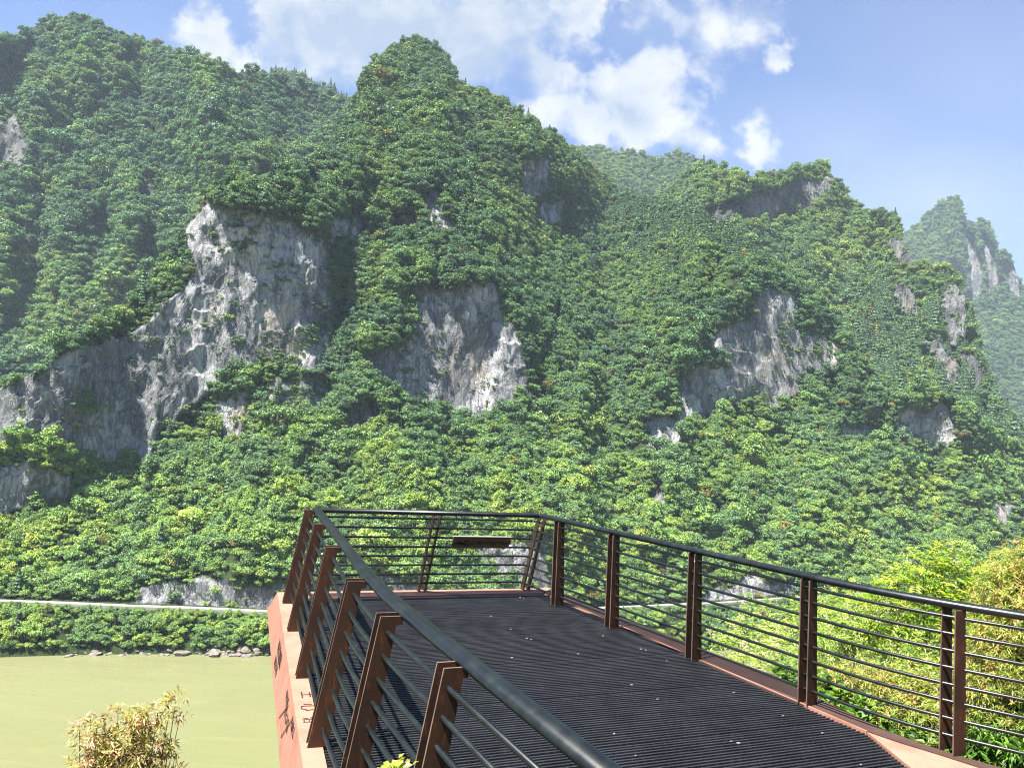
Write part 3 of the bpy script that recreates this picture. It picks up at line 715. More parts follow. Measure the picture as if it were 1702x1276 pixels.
# tray beneath the ribs
mb = MB(); mb.prism([v2(p, -0.30) for p in GP], (0, 0, 0.232)); mb.build("underfloor_tray", M_tray, deck)
# edge beams. left: pale top strip and sloping fascia
oL0, oL1 = gz(461, 984), gz(504, 1276)
dL = unit((oL1 - oL0)[None])[0]; oLB = oL0 + dL * (np.linalg.norm(oL1 - oL0) - 0.9)
oFL = oL0 + 0 * dL
fo0, fo1 = gz(543, 982.5), gz(880, 977.5)
dF = unit((fo1 - fo0)[None])[0]
oFL = isect(oL0, oL1, fo0, fo1)
outR = np.array([-unit((g0 - g1)[None])[0][1], unit((g0 - g1)[None])[0][0]]);
if outR[0] < 0: outR = -outR
rA, rB = g0 + outR * 0.31, g1 + outR * 0.31
oFR = isect(fo0, fo1, rA, rB)
oLB = isect(oL0, oL1, gLB - inL * 0.0 - np.array([1.0, 0]), gLB)   # level with the bend
oLN = oLB + uN * 6.0
uR = unit((hF - hE)[None])[0]; outR2 = np.array([-uR[1], uR[0]])
if outR2[0] < 0: outR2 = -outR2
sE = gz(1530, 1208) ; sF = gz(1702, 1279)
uS = unit((sF - sE)[None])[0]
def strip(mb, inner, outer, top=0.0, depth=0.05):
    n = len(inner)
    for i in range(n - 1):
        mb.prism([v2(inner[i], top - depth), v2(inner[i + 1], top - depth), v2(outer[i + 1], top - depth), v2(outer[i], top - depth)], (0, 0, depth))
def ribbon(inner, outer, name, mat, depth=0.05, top=0.0):
    mb = MB(); n = len(inner)
    vs = [v2(p, top) for p in inner] + [v2(p, top) for p in outer] + [v2(p, top - depth) for p in inner] + [v2(p, top - depth) for p in outer]
    fs = []
    for i in range(n - 1):
        fs += [(i, i + 1, n + i + 1, n + i), (2 * n + i, 3 * n + i, 3 * n + i + 1, 2 * n + i + 1), (i, 2 * n + i, 2 * n + i + 1, i + 1), (n + i, n + i + 1, 3 * n + i + 1, 3 * n + i)]
    fs += [(0, n, 3 * n, 2 * n), (n - 1, 3 * n - 1, 4 * n - 1, 2 * n - 1)]
    mb.add(vs, fs); return mb.build(name, mat, deck)
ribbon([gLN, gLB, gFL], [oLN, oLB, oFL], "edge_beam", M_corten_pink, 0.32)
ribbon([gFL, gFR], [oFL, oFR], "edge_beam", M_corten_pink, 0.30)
# fascia leaning outwards below the left strip
def at_z(px, py, z): return on_z(px, py, z)
zf = -0.55
fl0 = on_z(444, 1012, zf); fl1 = on_z(462, 1276, zf)
df = unit((fl1 - fl0)[None])[0]; _t = v2(oLB) - v2(oFL); fl1e = fl0 + _t; fl2 = fl1e + np.array([uN[0], uN[1], 0]) * 6
mb = MB()
T0, T1, T2 = v2(oFL, -0.002), v2(oLB, -0.002), v2(oLN, -0.002)
inn = np.array([inL[0], inL[1], 0]) * 0.02
mb.add([T0, T1, T2, fl2, fl1e, fl0], [(0, 5, 4, 1), (1, 4, 3, 2)])
mb.add([T0 + inn, T1 + inn, T2 + inn, fl2 + inn, fl1e + inn, fl0 + inn], [(0, 1, 4, 5), (1, 2, 3, 4)])
fasc = mb.build("fascia", M_corten_pink, deck)
mb = MB()                                     # far fascia and soffit
FR2 = v2(oFR, 0) + np.array([0.1, 0.1, -0.55])
mb.add([v2(oFL, -0.003), v2(oFR, -0.003), FR2, fl0], [(0, 1, 2, 3)])
mb.add([fl0, FR2, v2(gRN, -0.55), fl2, fl1e], [(0, 4, 3, 2, 1)])
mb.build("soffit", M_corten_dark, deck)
# right side: thin bright lip, dark strip and the bright triangle at the bend
lip_o = [g0 + outR * 0.03, g1 + outR * 0.016]
ribbon([gFR, g1], [gFR + outR * 0.016, g1 + outR * 0.016], "edge_lip", M_corten_pink, 0.08, 0.004)
# outer edge of the right strip, rounded at the bend
ro = [oFR, gz(1265.6, 1116.6), gz(1400, 1178), gz(1470, 1212), gz(1530, 1234), gz(1600, 1257), gz(1680, 1279)]
ri = [gFR + outR * 0.018, gz(1265.6, 1142), gz(1392, 1193), gz(1440, 1213.5), gz(1497, 1233), gz(1560, 1252), gz(1632, 1275)]
dlast = unit((ro[-1] - ro[-2])[None])[0]
ro.append(ro[-1] + dlast * 4); ri.append(ri[-1] + dlast * 4)
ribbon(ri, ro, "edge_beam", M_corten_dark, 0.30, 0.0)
mb = MB(); tri = [g1 + np.array([0.012, 0.0])] + [p - outR2 * 0.004 for p in ri[3:]] + [gRN + np.array([0.012, 0])]
mb.prism([v2(p, -0.09) for p in tri], (0, 0, 0.082)); mb.build("corner_plate", M_corten_pink, deck)

# ------------------------------------------------------------------ railing
def fillet(pts, rad, n=7):
    out = [np.array(pts[0], float)]
    for i in range(1, len(pts) - 1):
        a, b, c = (np.array(q, float) for q in pts[i - 1:i + 2]); r = rad[i - 1]
        if r <= 0: out.append(b); continue
        p, q = b + unit((a - b)[None])[0] * r, b + unit((c - b)[None])[0] * r
        for k in range(n + 1):
            s = k / n; out.append((1 - s) ** 2 * p + 2 * s * (1 - s) * b + s * s * q)
    out.append(np.array(pts[-1], float)); return out
railing = thing("railing", "dark green pipe railing on leaning rusty steel posts round the deck", "railing", (float(hD[0]), float(hD[1]), 0))
mb = MB(); mb.sweep([v2(p, Z_RAIL) for p in fillet([hA, hB, hC], [0.9])] , 0.055, 0.036, 18)
mb.sweep([v2(p, Z_RAIL) for p in fillet([hC, hD, hE, hF], [0.05, 0.75])], 0.045, 0.034, 18)
mb.build("handrail", M_rail, railing)
# post lines: (base mid, top mid)
wB, wT = 0.14, 0.107
def left_post(bx, by, tx, ty, tilt=None):
    b = gz(bx, by) if bx is not None else None
    return b, on_z(tx, ty, 1.165)[:2]
outerL = [(469, 1001, 507, 847), (477, 1048.5, 522, 869), (491, 1125, 541, 907), (510, 1241, 576, 961)]
posts = []                                   # base outer, base inner, top outer, top inner, along, arm end
PL = []
for bx, by, tx, ty in outerL:
    b, tp = left_post(bx, by, tx, ty)
    al = -uL; b = b + al * ((tp - b) @ al) * 0.5; tp = tp - al * ((tp - b) @ al)
    PL.append((b, tp, inL, al))
lean = np.mean([(tp - b) @ inL for b, tp, *_ in PL])
inN = np.array([-uN[1], uN[0]]);
for tx, ty in ((629, 1021), (732, 1105)):
    tp = on_z(tx, ty, 1.165)[:2]; PL.append((tp - inN * lean, tp, inN, -uN))
q = PL[-1]; PL.append((q[0] + uN * 1.55, q[1] + uN * 1.55, inN, -uN))
rail_line = {0: (hC, hB), 1: (hB, hA)}
def add_post(b_out, t_out, inw, al, arm, wb=wB, wt=wT, ztop=1.165, sep=0.095, th=0.012):
    """two parallel plates with a small arm on top that carries the handrail"""
    root = bpy.data.objects.new("post", None); COL.objects.link(root); root.parent = railing
    root.matrix_parent_inverse = Matrix.Translation(-Vector(railing.location)); root.location = (float(b_out[0]), float(b_out[1]), 0); root.empty_display_size = .1
    i3, a3 = v2(inw), v2(al)
    poly = [v2(b_out, 0.002), v2(b_out + inw * wb, 0.002)]
    if arm > 0:
        ti = v2(t_out + inw * wt, ztop); k = (ztop - 0.055) / ztop
        poly += [v2(b_out + inw * wb, 0.002) * (1 - k) + ti * k, v2(t_out + inw * (wt + arm), ztop - 0.05), v2(t_out + inw * (wt + arm), ztop), v2(t_out, ztop)]
    else:
        poly += [v2(t_out + inw * wt, ztop), v2(t_out, ztop)]
    for s in (-1, 1):
        mb = MB(); mb.prism([p + a3 * (s * sep / 2 - th / 2) for p in poly], a3 * th)
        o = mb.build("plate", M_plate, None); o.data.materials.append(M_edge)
        for q in list(o.data.polygons)[2:]: q.material_index = 1  # side faces get the painted edge highlight
        o.parent = root; o.matrix_parent_inverse = Matrix.Translation(-Vector(root.location))
for i, (b, tp, inw, al) in enumerate(PL):
    a, c = (hC, hB) if i < 4 else (hB, hA)
    dist = abs((tp - a) @ np.array([-(c - a)[1], (c - a)[0]]) / np.linalg.norm(c - a))
    add_post(b, tp, inw, al, max(0.02, dist - wT - 0.035))
# far posts
inF = e2 / np.linalg.norm(e2)
FPL = []
for bx, by in ((700, 982.0), (872, 979.2)):
    bm_ = gz(bx, by)
    k = ((bm_ - hC) @ eF); railp = hC + eF * k
    b_out = bm_ - inF * 0.05
    t_out = railp - inF * (wT + 0.075)
    add_post(b_out, t_out, inF, eF, 0.045, 0.12, 0.10); FPL.append((b_out, t_out))
# right posts stand under the handrail
uRr = unit((hD - hE)[None])[0]; inR = np.array([-uRr[1], uRr[0]]);
if inR[0] > 0: inR = -inR
inE = -outR2
RPL = []
for cx in (925.5, 1016, 1151, 1340):
    k = (cx - 898.0) / (1478 - 898.0)
    # solve along the rail for the pixel column
    lo, hi = 0.0, 1.0
    for _ in range(40):
        mid = (lo + hi) / 2; P3 = v2(hD + (hE - hD) * mid, 0.6) - CAM; x, _y = proj_dir(*P3); lo, hi = (mid, hi) if x < cx else (lo, mid)
    c = hD + (hE - hD) * lo
    add_post(c - inR * (0.055 + 0.07), c - inR * 0.052, inR, uRr, 0, 0.145, 0.104, 1.14); RPL.append(c)
lo, hi = 0.0, 1.0
for _ in range(40):
    mid = (lo + hi) / 2; P3 = v2(hE + (hF - hE) * mid, 0.6) - CAM; x, _y = proj_dir(*P3); lo, hi = (mid, hi) if x < 1581 else (lo, mid)
c5 = hE + (hF - hE) * lo
for c in (c5, c5 + uR * 1.5):
    ia = np.array([-sin(radians(72)), -cos(radians(72))]); aa = np.array([-ia[1], ia[0]])
    add_post(c - ia * 0.10, c - ia * 0.052, ia, aa, 0, 0.13, 0.104, 1.14, 0.13)
# horizontal bars follow the posts' lean at every height
for k in range(8):
    z = 0.125 + 0.135 * k; s = z / 1.165
    def mid_l(i):
        b, tp, inw, al = PL[i]; return (b + inw * wB * 0.55) * (1 - s) + (tp + inw * wT * 0.6) * s
    L0, L3, L4, L5 = mid_l(0), mid_l(3), mid_l(4), mid_l(6)
    f0, f1_ = [(b + inF * 0.06) * (1 - s) + (tp + inF * 0.05) * s for b, tp in FPL]
    r0, r1 = [(c - inR * 0.065) * (1 - s) + c * s for c in (RPL[0], RPL[3])]
    q0, q1 = [(c - inE * 0.03) * (1 - s) + c * s for c in (c5, c5 + uR * 3)]
    cl = isect(L0, L3, f0, f1_); cr = isect(f0, f1_, r0, r1); bl = isect(L0, L3, L4, L5); br = isect(r0, r1, q0, q1)
    end = L5 + uN * 0.8
    mb = MB(); mb.sweep([v2(p, z) for p in fillet([end, bl, cl, cr, br, q1], [0.7, 0.03, 0.05, 0.6])], 0.015, 0.015, 8)
    mb.build("crossbar", M_rail, railing)
# corner upright at the far left
mb = MB(); c0 = isect(PL[0][0], PL[3][0], FPL[0][0], FPL[1][0]) + inL * 0.08 + inF * 0.05
mb.sweep([v2(c0, 0.0), v2(hC + inL * -0.02, 1.15)], 0.011, 0.011, 8); mb.build("corner_upright", M_rail, railing)

# ------------------------------------------------------------------ lettering
def text_mesh(s, size, extrude=0.0015):
    cu = bpy.data.curves.new("lettering", 'FONT'); cu.body = s; cu.size = size; cu.extrude = extrude; cu.offset = -0.0008 if size < 0.14 else -0.001; cu.align_x = 'CENTER'; cu.align_y = 'CENTER'
    o = bpy.data.objects.new("lettering", cu); COL.objects.link(o)
    dg = bpy.context.evaluated_depsgraph_get(); me = bpy.data.meshes.new_from_object(o.evaluated_get(dg))
    bpy.data.objects.remove(o); me.name = "lettering"; me.materials.clear(); return me
def place_text(s, size, c, xdir, ydir, mat, parent, name="lettering", stretch=1.0):
    me = text_mesh(s, size); o = bpy.data.objects.new(name, me); me.materials.append(mat); COL.objects.link(o)
    x = unit(np.array(xdir, float)[None])[0]; y = np.array(ydir, float); y = unit((y - x * (x @ y))[None])[0]; nz = np.cross(x, y)
    M = Matrix(((x[0] * stretch, y[0], nz[0], c[0]), (x[1] * stretch, y[1], nz[1], c[1]), (x[2] * stretch, y[2], nz[2], c[2]), (0, 0, 0, 1)))
    o.parent = parent; o.matrix_parent_inverse = Matrix.Translation(-Vector(parent.location)); o.matrix_basis = M
    return o
dl3 = np.array([dL[0], dL[1], 0]); in3 = np.array([inL[0], inL[1], 0])
for s, sz, (px, py) in (("王", 0.17, (512, 1154)), ("心", 0.17, (513, 1175)), ("泊", 0.12, (513, 1196))):
    place_text(s, sz, on_z(px, py, 0) + [0, 0, 0.002], dl3, in3, M_text, deck)
# on the leaning fascia
fn = unit(np.cross(T1 - T0, fl0 - T0)[None])[0]; fn = fn if fn @ (CAM - T0) > 0 else -fn
def on_fascia(px, py):
    d = ray(px, py); k = ((T0 - CAM) @ fn) / (d @ fn); return CAM + d * k
fd = unit((fl0 - T0)[None])[0]; fx = unit((T1 - T0)[None])[0]; fy = unit((T0 - fl0)[None])[0]; fy = unit((fy - fx * (fx @ fy))[None])[0]
for s, sz, (px, py), st in (("峡江船歌", 0.17, (465, 1088), 1.0), ("川江号子", 0.13, (459, 1108), 1.0), ("纤夫石", 0.10, (478, 1163), 1.0), ("水上人家", 0.12, (477, 1194), 1.0), ("古渡口", 0.10, (487, 1209), 1.0)):
    c = on_fascia(px, py) + fn * 0.006
    place_text(s, sz, c, fx, fy, M_text, deck, stretch=st)
# thin rusty outline of a little boat round the middle lines
bx = [on_fascia(*q) + fn * 0.006 for q in ((465, 1192), (481, 1170), (486, 1194), (468, 1224))]
mb = MB()
for a, b in zip(bx, bx[1:] + bx[:1]): mb.sweep([a, b], 0.004, 0.004, 5)
mb.build("engraved_outline", M_orange, deck)

# plaque hanging on the far rail
pl, prr = on_z(749, 901, 0.83), on_z(852, 903, 0.83)
cxy = (pl + prr) / 2
k = (cxy[:2] - hC) @ eF; base_ = hC + eF * k
wpl = 103 / FPX * np.linalg.norm(cxy - CAM) / abs(eF @ np.array([0.985, 0.17]))
ctr = v2(base_ + inF * 0.0, 0.0); s = 0.87 / 1.165
mid_far = (FPL[0][0] + inF * 0.06) * (1 - s) + (FPL[0][1] + inF * 0.05) * s
kk = (cxy[:2] - mid_far) @ eF; pc = mid_far + eF * kk + inF * 0.04
# height from the picture
d = ray(800, 901); tt = ((v2(pc) - CAM) @ v2(inF)) / (d @ v2(inF)); zc = CAM[2] + d[2] * tt
pc3 = v2(CAM[:2] + d[:2] * tt, zc)
signo = thing("sign", "narrow brown plaque with dark mountain logo and characters fixed to the far railing", "sign", tuple(map(float, pc3)))
tilt = unit((v2(inF) * ((hC - FPL[0][0]) @ inF - 0.1) + np.array([0, 0, 1.165]))[None])[0]
mb = MB(); mb.box(pc3, v2(eF) * wpl / 2, v2(inF) * 0.012, tilt * 0.088); mb.build("board", M_plaque, signo, 0.002)
mb = MB(); mb.box(pc3 + tilt * 0.094 , v2(eF) * (wpl / 2 + 0.008), v2(inF) * 0.03, tilt * 0.005); mb.build("top_ledge", M_para, signo)
fnrm = unit(np.cross(v2(eF), tilt)[None])[0]; fnrm = fnrm if fnrm @ (CAM - pc3) > 0 else -fnrm
fr = pc3 + fnrm * 0.0155
ex = v2(eF)
def logo_pt(u, w): return fr + ex * u + tilt * w
u0 = -wpl * 0.37
mb = MB()
mb.prism([logo_pt(u0 - .085, -.018), logo_pt(u0 + .09, -.022), logo_pt(u0 + .05, .008), logo_pt(u0 + .02, .0), logo_pt(u0 - .01, .035), logo_pt(u0 - .04, .012)], fnrm * 0.002)
mb.sweep([logo_pt(u0 + a * .2, -.036 + .01 * sin(a * 9)) + fnrm * .001 for a in np.linspace(-.4, .75, 9)], 0.003, 0.003, 5)
mb.build("mountain_logo", M_text, signo)
place_text("巴山川", 0.085, logo_pt(-wpl * 0.17, -0.004), ex, tilt, M_text, signo)
place_text("峡江文化水乡观光", 0.058, logo_pt(wpl * 0.2, 0.0), ex, tilt, M_text, signo)

# ------------------------------------------------------------------ near plants
PAL = {
 'yellowgreen': [(0.329, 0.438, 0.032), (0.241, 0.372, 0.032), (0.416, 0.482, 0.055), (0.154, 0.274, 0.032)],
 'palegreen': [(0.413, 0.516, 0.134), (0.310, 0.454, 0.092), (0.496, 0.568, 0.186), (0.227, 0.350, 0.072)],
  'orange': [(0.36, 0.42, 0.09), (0.32, 0.41, 0.08), (0.44, 0.38, 0.11), (0.28, 0.37, 0.07), (0.44, 0.29, 0.11), (0.22, 0.28, 0.06), (0.42, 0.43, 0.13)],
 'gold': [(0.42, 0.42, 0.10), (0.36, 0.40, 0.09), (0.50, 0.36, 0.15), (0.30, 0.37, 0.07), (0.22, 0.27, 0.06)],
 'pink': [(0.533, 0.378, 0.189), (0.516, 0.447, 0.189), (0.533, 0.327, 0.232), (0.473, 0.447, 0.138), (0.387, 0.361, 0.103), (0.258, 0.224, 0.077)],
 'green': [(0.124, 0.247, 0.028), (0.085, 0.190, 0.024), (0.171, 0.304, 0.047), (0.057, 0.124, 0.019)],
 'lime': [(0.361, 0.430, 0.052), (0.292, 0.396, 0.043), (0.413, 0.447, 0.086)],
}
def kite(base, d, nrm, L, W):
    """narrow pointed leaf, folded a little along its midrib: two quads"""
    s = unit(np.cross(d, nrm)); tip = base + d * L[:, None] - nrm * (0.12 * L)[:, None]; mid = base + d * (0.45 * L)[:, None]
    up = nrm * (0.18 * W)[:, None]
    l = mid - s * W[:, None] / 2 + up; r = mid + s * W[:, None] / 2 + up; m3 = base + d * (0.75 * L)[:, None] - nrm * (0.03 * L)[:, None]
    q1 = np.stack([base, mid, m3, l], 1); q1 = np.stack([base, l, tip, mid], 1); q2 = np.stack([base, mid, tip, r], 1)
    return np.concatenate([q1, q2], 0)
def leaf_mesh(name, Q, colr):
    n = len(Q); me = bpy.data.meshes.new(name)
    me.vertices.add(n * 4); me.vertices.foreach_set("co", Q.reshape(-1, 3).astype(np.float32).ravel())
    me.loops.add(n * 4); me.loops.foreach_set("vertex_index", np.arange(n * 4, dtype=np.int32))
    me.polygons.add(n); me.polygons.foreach_set("loop_start", (np.arange(n) * 4).astype(np.int32)); me.materials.append(M_leaf); me.update(calc_edges=True)
    at = me.attributes.new("col", 'FLOAT_COLOR', 'POINT'); at.data.foreach_set("color", np.repeat(np.c_[colr, np.ones(n)], 4, 0).astype(np.float32).ravel())
    return me
def bush(name, label, cat, lumps, leaf, pal, seed, per=55, L=0.085, panicles=0, group=None, stem=1.0):
    """lumps: (px, py, distance, radius) of leafy masses; stems grow up to them from one foot on the hillside"""
    g = np.random.default_rng(seed); C = [at_dist(px, py, d) for px, py, d, r in lumps]; Rr_ = [r for *_, r in lumps]
    foot = np.mean(C, 0); foot[2] = float(near_z(np.array([foot[0]]), np.array([foot[1]]))[0]) - 0.1
    root = thing(name, label, cat, tuple(map(float, foot)), group)
    st = []; Qs, cs = [], []; pal = np.array(PAL[pal]); hub = foot + (np.mean(C, 0) - foot) * 0.45
    st.append((foot, hub, 0.05 * stem, 0.032 * stem)); tips, tdirs = [], []
    for c, r in zip(C, Rr_):
        m1 = hub + (c - hub) * 0.55 + g.normal(size=3) * 0.06; st.append((hub, m1, 0.024 * stem, 0.014 * stem)); st.append((m1, c, 0.014 * stem, 0.005 * stem))
        nn = int(per * (r / 0.5) ** 2); d = unit(g.normal(size=(nn, 3)) + np.array([0, 0, 0.25])); P = c + d * (r * g.uniform(0.3, 1.08, (nn, 1)) ** 0.6) * np.array([1, 1, 0.85])
        tips.append(P); tdirs.append(unit(d + np.array([0, 0, 0.2]) + 0.35 * g.normal(size=(nn, 3))))
        for q in P[:: 3]: st.append((c + (q - c) * 0.15, q, 0.0035, 0.0018))
    tips = np.concatenate(tips); td = np.concatenate(tdirs); nt = len(tips)
    cl_col = pal[g.integers(0, len(pal), nt)] * g.uniform(0.8, 1.2, (nt, 1))
    def emit(b, d, nrm, Ln, Wd, col):
        Qs.append(kite(b, d, nrm, Ln, Wd)); cs.append(np.concatenate([col, col * 0.94]))
    up = np.tile(np.array([[0, 0, 1.0]]), (nt, 1))
    if leaf == 'palmate':
        for k in range(9):
            th = 2 * pi * k / 9 + g.uniform(0, 6, nt) * 0.15; a = unit(np.cross(td, up + 0.01)); b = np.cross(td, a)
            d = unit(td * 0.55 + a * np.cos(th)[:, None] + b * np.sin(th)[:, None] - up * 0.25 + 0.2 * g.normal(size=(nt, 3)))
            Ln = L * g.uniform(0.7, 1.25, nt); emit(tips + 0.01 * g.normal(size=(nt, 3)), d, unit(up + 0.5 * g.normal(size=(nt, 3))), Ln, Ln * 0.2, cl_col * g.uniform(0.85, 1.15, (nt, 1)))
    elif leaf == 'pinnate':
        side = unit(np.cross(td, up + 0.01)); Lr = L * 3.2
        for k in range(6):
            s = (k + 0.6) / 6; p = tips + td * (Lr * s) - up * (0.35 * Lr * s * s)
            for sg in (-1, 1):
                d = unit(side * sg + td * 0.45 - up * 0.2 + 0.15 * g.normal(size=(nt, 3))); Ln = L * (1.1 - 0.35 * s) * g.uniform(0.8, 1.2, nt)
                emit(p, d, unit(up + 0.35 * g.normal(size=(nt, 3))), Ln, Ln * 0.36, cl_col * g.uniform(0.85, 1.15, (nt, 1)))
    else:
        for k in range(6):
            th = 2 * pi * k / 6 + g.uniform(0, 1, nt); d = unit(np.stack([np.cos(th), np.sin(th), g.uniform(-.35, .45, nt)], 1) + 0.4 * td)
            Ln = L * g.uniform(0.7, 1.2, nt); b = tips + d * 0.03 - td * (0.02 * k)
            emit(b, d, unit(up + 0.45 * g.normal(size=(nt, 3)) + 0.3 * td), Ln, Ln * 0.72, cl_col * g.uniform(0.8, 1.15, (nt, 1)))
    vs, fs = tubes([(a, b, r0, r1, 5) for a, b, r0, r1 in st])
    me = bpy.data.meshes.new("stems"); me.from_pydata([tuple(map(float, q)) for q in vs], [], fs); me.polygons.foreach_set("use_smooth", [True] * len(fs)); link_mesh("stems", me, M_bark, root)
    link_mesh("foliage", leaf_mesh("foliage", np.concatenate(Qs), np.concatenate(cs)), None, root)
    if panicles:
        k = g.choice(nt, panicles, replace=False); k = k[np.argsort(-tips[k][:, 2])]; Q, c2 = [], []
        for j in k:
            ax = unit((td[j] + np.array([0, 0, 0.9]))[None])[0]
            m_ = 60; s = g.uniform(0, 1, m_); wd = 0.075 * (1 - s) + 0.012
            b = tips[j] + ax * (s * 0.30)[:, None] + g.normal(size=(m_, 3)) * wd[:, None] * 0.6
            Q.append(leaf_quads(b, unit(g.normal(size=(m_, 3))), g.uniform(0.008, 0.017, m_), g)); c2.append(np.tile([[0.62, 0.58, 0.40]], (m_, 1)) * g.uniform(0.8, 1.1, (m_, 1)))
        link_mesh("flower_panicles", leaf_mesh("flower_panicles", np.concatenate(Q), np.concatenate(c2)), None, root)
    return root
bush("maple_shrub", "pinkish gold feathery shrub growing below the deck's left side over the river", "shrub",
     [(293,1160,5.4,.06),(282,1178,5.4,.08),(262,1184,5.4,.09),(243,1192,5.4,.10),(222,1200,5.4,.09),(300,1188,5.4,.05),(196,1184,5.4,.05),(172,1188,5.4,.05),(150,1200,5.4,.05),(132,1216,5.4,.05),(160,1222,5.4,.09),(190,1222,5.4,.12),(220,1224,5.4,.13),(252,1226,5.4,.10),(276,1240,5.4,.06),(292,1250,5.4,.06),(150,1248,5.4,.12),(200,1252,5.4,.17),(245,1256,5.4,.13),(160,1275,5.4,.15),(215,1280,5.4,.2),(270,1282,5.4,.13),(210,1330,5.4,.3)], 'palmate', 'pink', 1, per=400, L=0.052, stem=0.4)
bush("leafy_shrub", "bright lime green plant tip rising at the bottom edge between two left posts", "shrub", [(656,1283,2.9,.035),(640,1290,2.9,.03),(668,1290,2.9,.03)], 'broad', 'lime', 2, per=1500, L=0.035)
bush("sumac_tree", "tall yellow green tree with pale flower tips rising above the right railing", "tree",
     [(1565,948,10.5,.32),(1535,972,10.5,.38),(1598,968,10.3,.36),(1570,1000,10.5,.5),(1640,992,10.4,.42),(1500,1002,10.7,.35),(1540,1040,10.5,.5),(1610,1040,10.2,.5),(1480,1030,10.9,.4)], 'pinnate', 'yellowgreen', 3, per=75, L=0.085, panicles=26)
bush("maple_tree", "orange and gold fine leaved maple at the right edge behind the railing", "tree",
     [(1702,945,9.7,0.34),(1680,985,9.5,0.40),(1727,985,9.5,0.50),(1662,1040,9.5,0.34),(1712,1050,9.3,0.56),(1652,1095,9.3,0.40),(1702,1115,9.1,0.56),(1642,1145,9.1,0.38),(1692,1175,8.9,0.50),(1762,1080,9.2,0.67),(1637,1190,9.0,0.34)], 'palmate', 'orange', 4, per=420, L=0.062)
bush("buddleja_bush", "pale green bush with feathery white flower spikes beside the third right post", "bush",
     [(1235,1052,12.2,.36),(1272,1030,12.4,.34),(1215,1092,12.0,.34),(1262,1085,12.0,.45),(1310,1068,12.3,.42),(1240,1128,11.6,.38),(1300,1120,11.6,.5),(1275,1155,11.2,.4)], 'pinnate', 'palegreen', 5, per=80, L=0.075, panicles=40)
bush("willow_leaved_bush", "light green fine leaved bush behind the middle of the right railing", "bush",
     [(1390,1052,11.2,.42),(1440,1045,11.2,.45),(1490,1072,11.0,.45),(1420,1095,10.8,.5),(1365,1095,11.0,.4),(1485,1115,10.4,.45),(1545,1090,10.2,.42),(1350,1130,10.6,.4),(1540,1130,9.8,.4)], 'palmate', 'palegreen', 6, per=330, L=0.065, panicles=22)
bush("maple_shrub", "yellow and orange leaved shrub low behind the railing near its last post", "shrub",
     [(1430,1140,9.8,0.33),(1475,1152,9.6,0.37),(1525,1155,9.5,0.37),(1560,1180,9.3,0.33),(1500,1188,9.3,0.33),(1390,1140,10.0,0.28),(1550,1215,9.1,0.28)], 'palmate', 'gold', 7, per=420, L=0.06)
bush("broadleaf_bush", "glossy green broad leaved bush just outside the right deck edge", "bush",
     [(1375,1150,9.8,0.26),(1400,1172,9.6,0.28),(1435,1190,9.4,0.28),(1470,1208,9.2,0.26),(1505,1222,9.1,0.24),(1340,1135,10.1,0.24),(1540,1232,9.0,0.22),(1310,1120,10.3,0.22)], 'broad', 'green', 8, per=130, L=0.085)
bush("broadleaf_bush", "dark green leafy bush at the lower right corner right of the last post", "bush",
     [(1620,1225,9.0,0.28),(1650,1242,8.8,0.31),(1690,1225,8.8,0.33),(1700,1262,8.6,0.33),(1600,1240,9.1,0.22)], 'palmate', 'green', 9, per=260, L=0.11)
bush("sumac_bush", "green bush with drooping leaves behind the fourth right post below the far road", "bush",
     [(1345,1022,14.5,.4),(1400,1012,14.5,.45),(1455,1005,14.5,.45),(1350,1060,14.0,.5),(1510,1030,14.0,.5),(1420,1040,14.2,.5)], 'pinnate', 'yellowgreen', 10, per=70, L=0.085, panicles=20)

# ------------------------------------------------------------------ sky, sun, haze
SUN_EL, SUN_AZ = radians(64), radians(-131)
sd = np.array([cos(SUN_EL) * sin(SUN_AZ), cos(SUN_EL) * cos(SUN_AZ), sin(SUN_EL)])
sl = bpy.data.lights.new("sun", 'SUN'); sl.energy = 4.8; sl.angle = radians(0.53); sl.color = (1.0, 0.955, 0.88)
so = bpy.data.objects.new("sun", sl); COL.objects.link(so); so.rotation_euler = Vector(sd).to_track_quat('Z', 'Y').to_euler(); so.location = (0, 0, 900)
w = bpy.data.worlds.new("World"); scene.world = w; w.use_nodes = True
t = NT(w)
sky = t.n('ShaderNodeTexSky', sky_type='NISHITA', sun_disc=False, sun_elevation=SUN_EL, sun_rotation=SUN_AZ, altitude=300, air_density=1.0, dust_density=1.2, ozone_density=1.2)
dirv = t.n('ShaderNodeTexCoord').outputs['Generated']
sp = t.n('ShaderNodeSeparateXYZ', {0: dirv})
dy = t.math('MAXIMUM', sp.outputs['Y'], 0.08)
gx_ = t.math('DIVIDE', sp.outputs['X'], dy); gz_ = t.math('DIVIDE', sp.outputs['Z'], dy)
pv = t.n('ShaderNodeCombineXYZ', {0: gx_, 1: gz_, 2: 0.0}).outputs[0]
def sky_pt(px, py): d = ray(px, py); return d[0] / d[1], d[2] / d[1]
def blobs(lst, vec):
    tot = None
    for px, py, rx, ry, wt in lst:
        a, b = sky_pt(px, py)
        s = t.n('ShaderNodeVectorMath', {0: vec, 1: (a, b, 0)}, operation='SUBTRACT').outputs[0]
        m_ = t.n('ShaderNodeVectorMath', {0: s, 1: (FPX / rx, FPX / ry, 0)}, operation='MULTIPLY').outputs[0]
        l = t.n('ShaderNodeVectorMath', {0: m_}, operation='LENGTH').outputs['Value']
        v = t.math('MULTIPLY', t.math('MAXIMUM', t.math('SUBTRACT', 1.0, l), 0.0), wt)
        tot = v if tot is None else t.math('MAXIMUM', tot, v)
    return tot
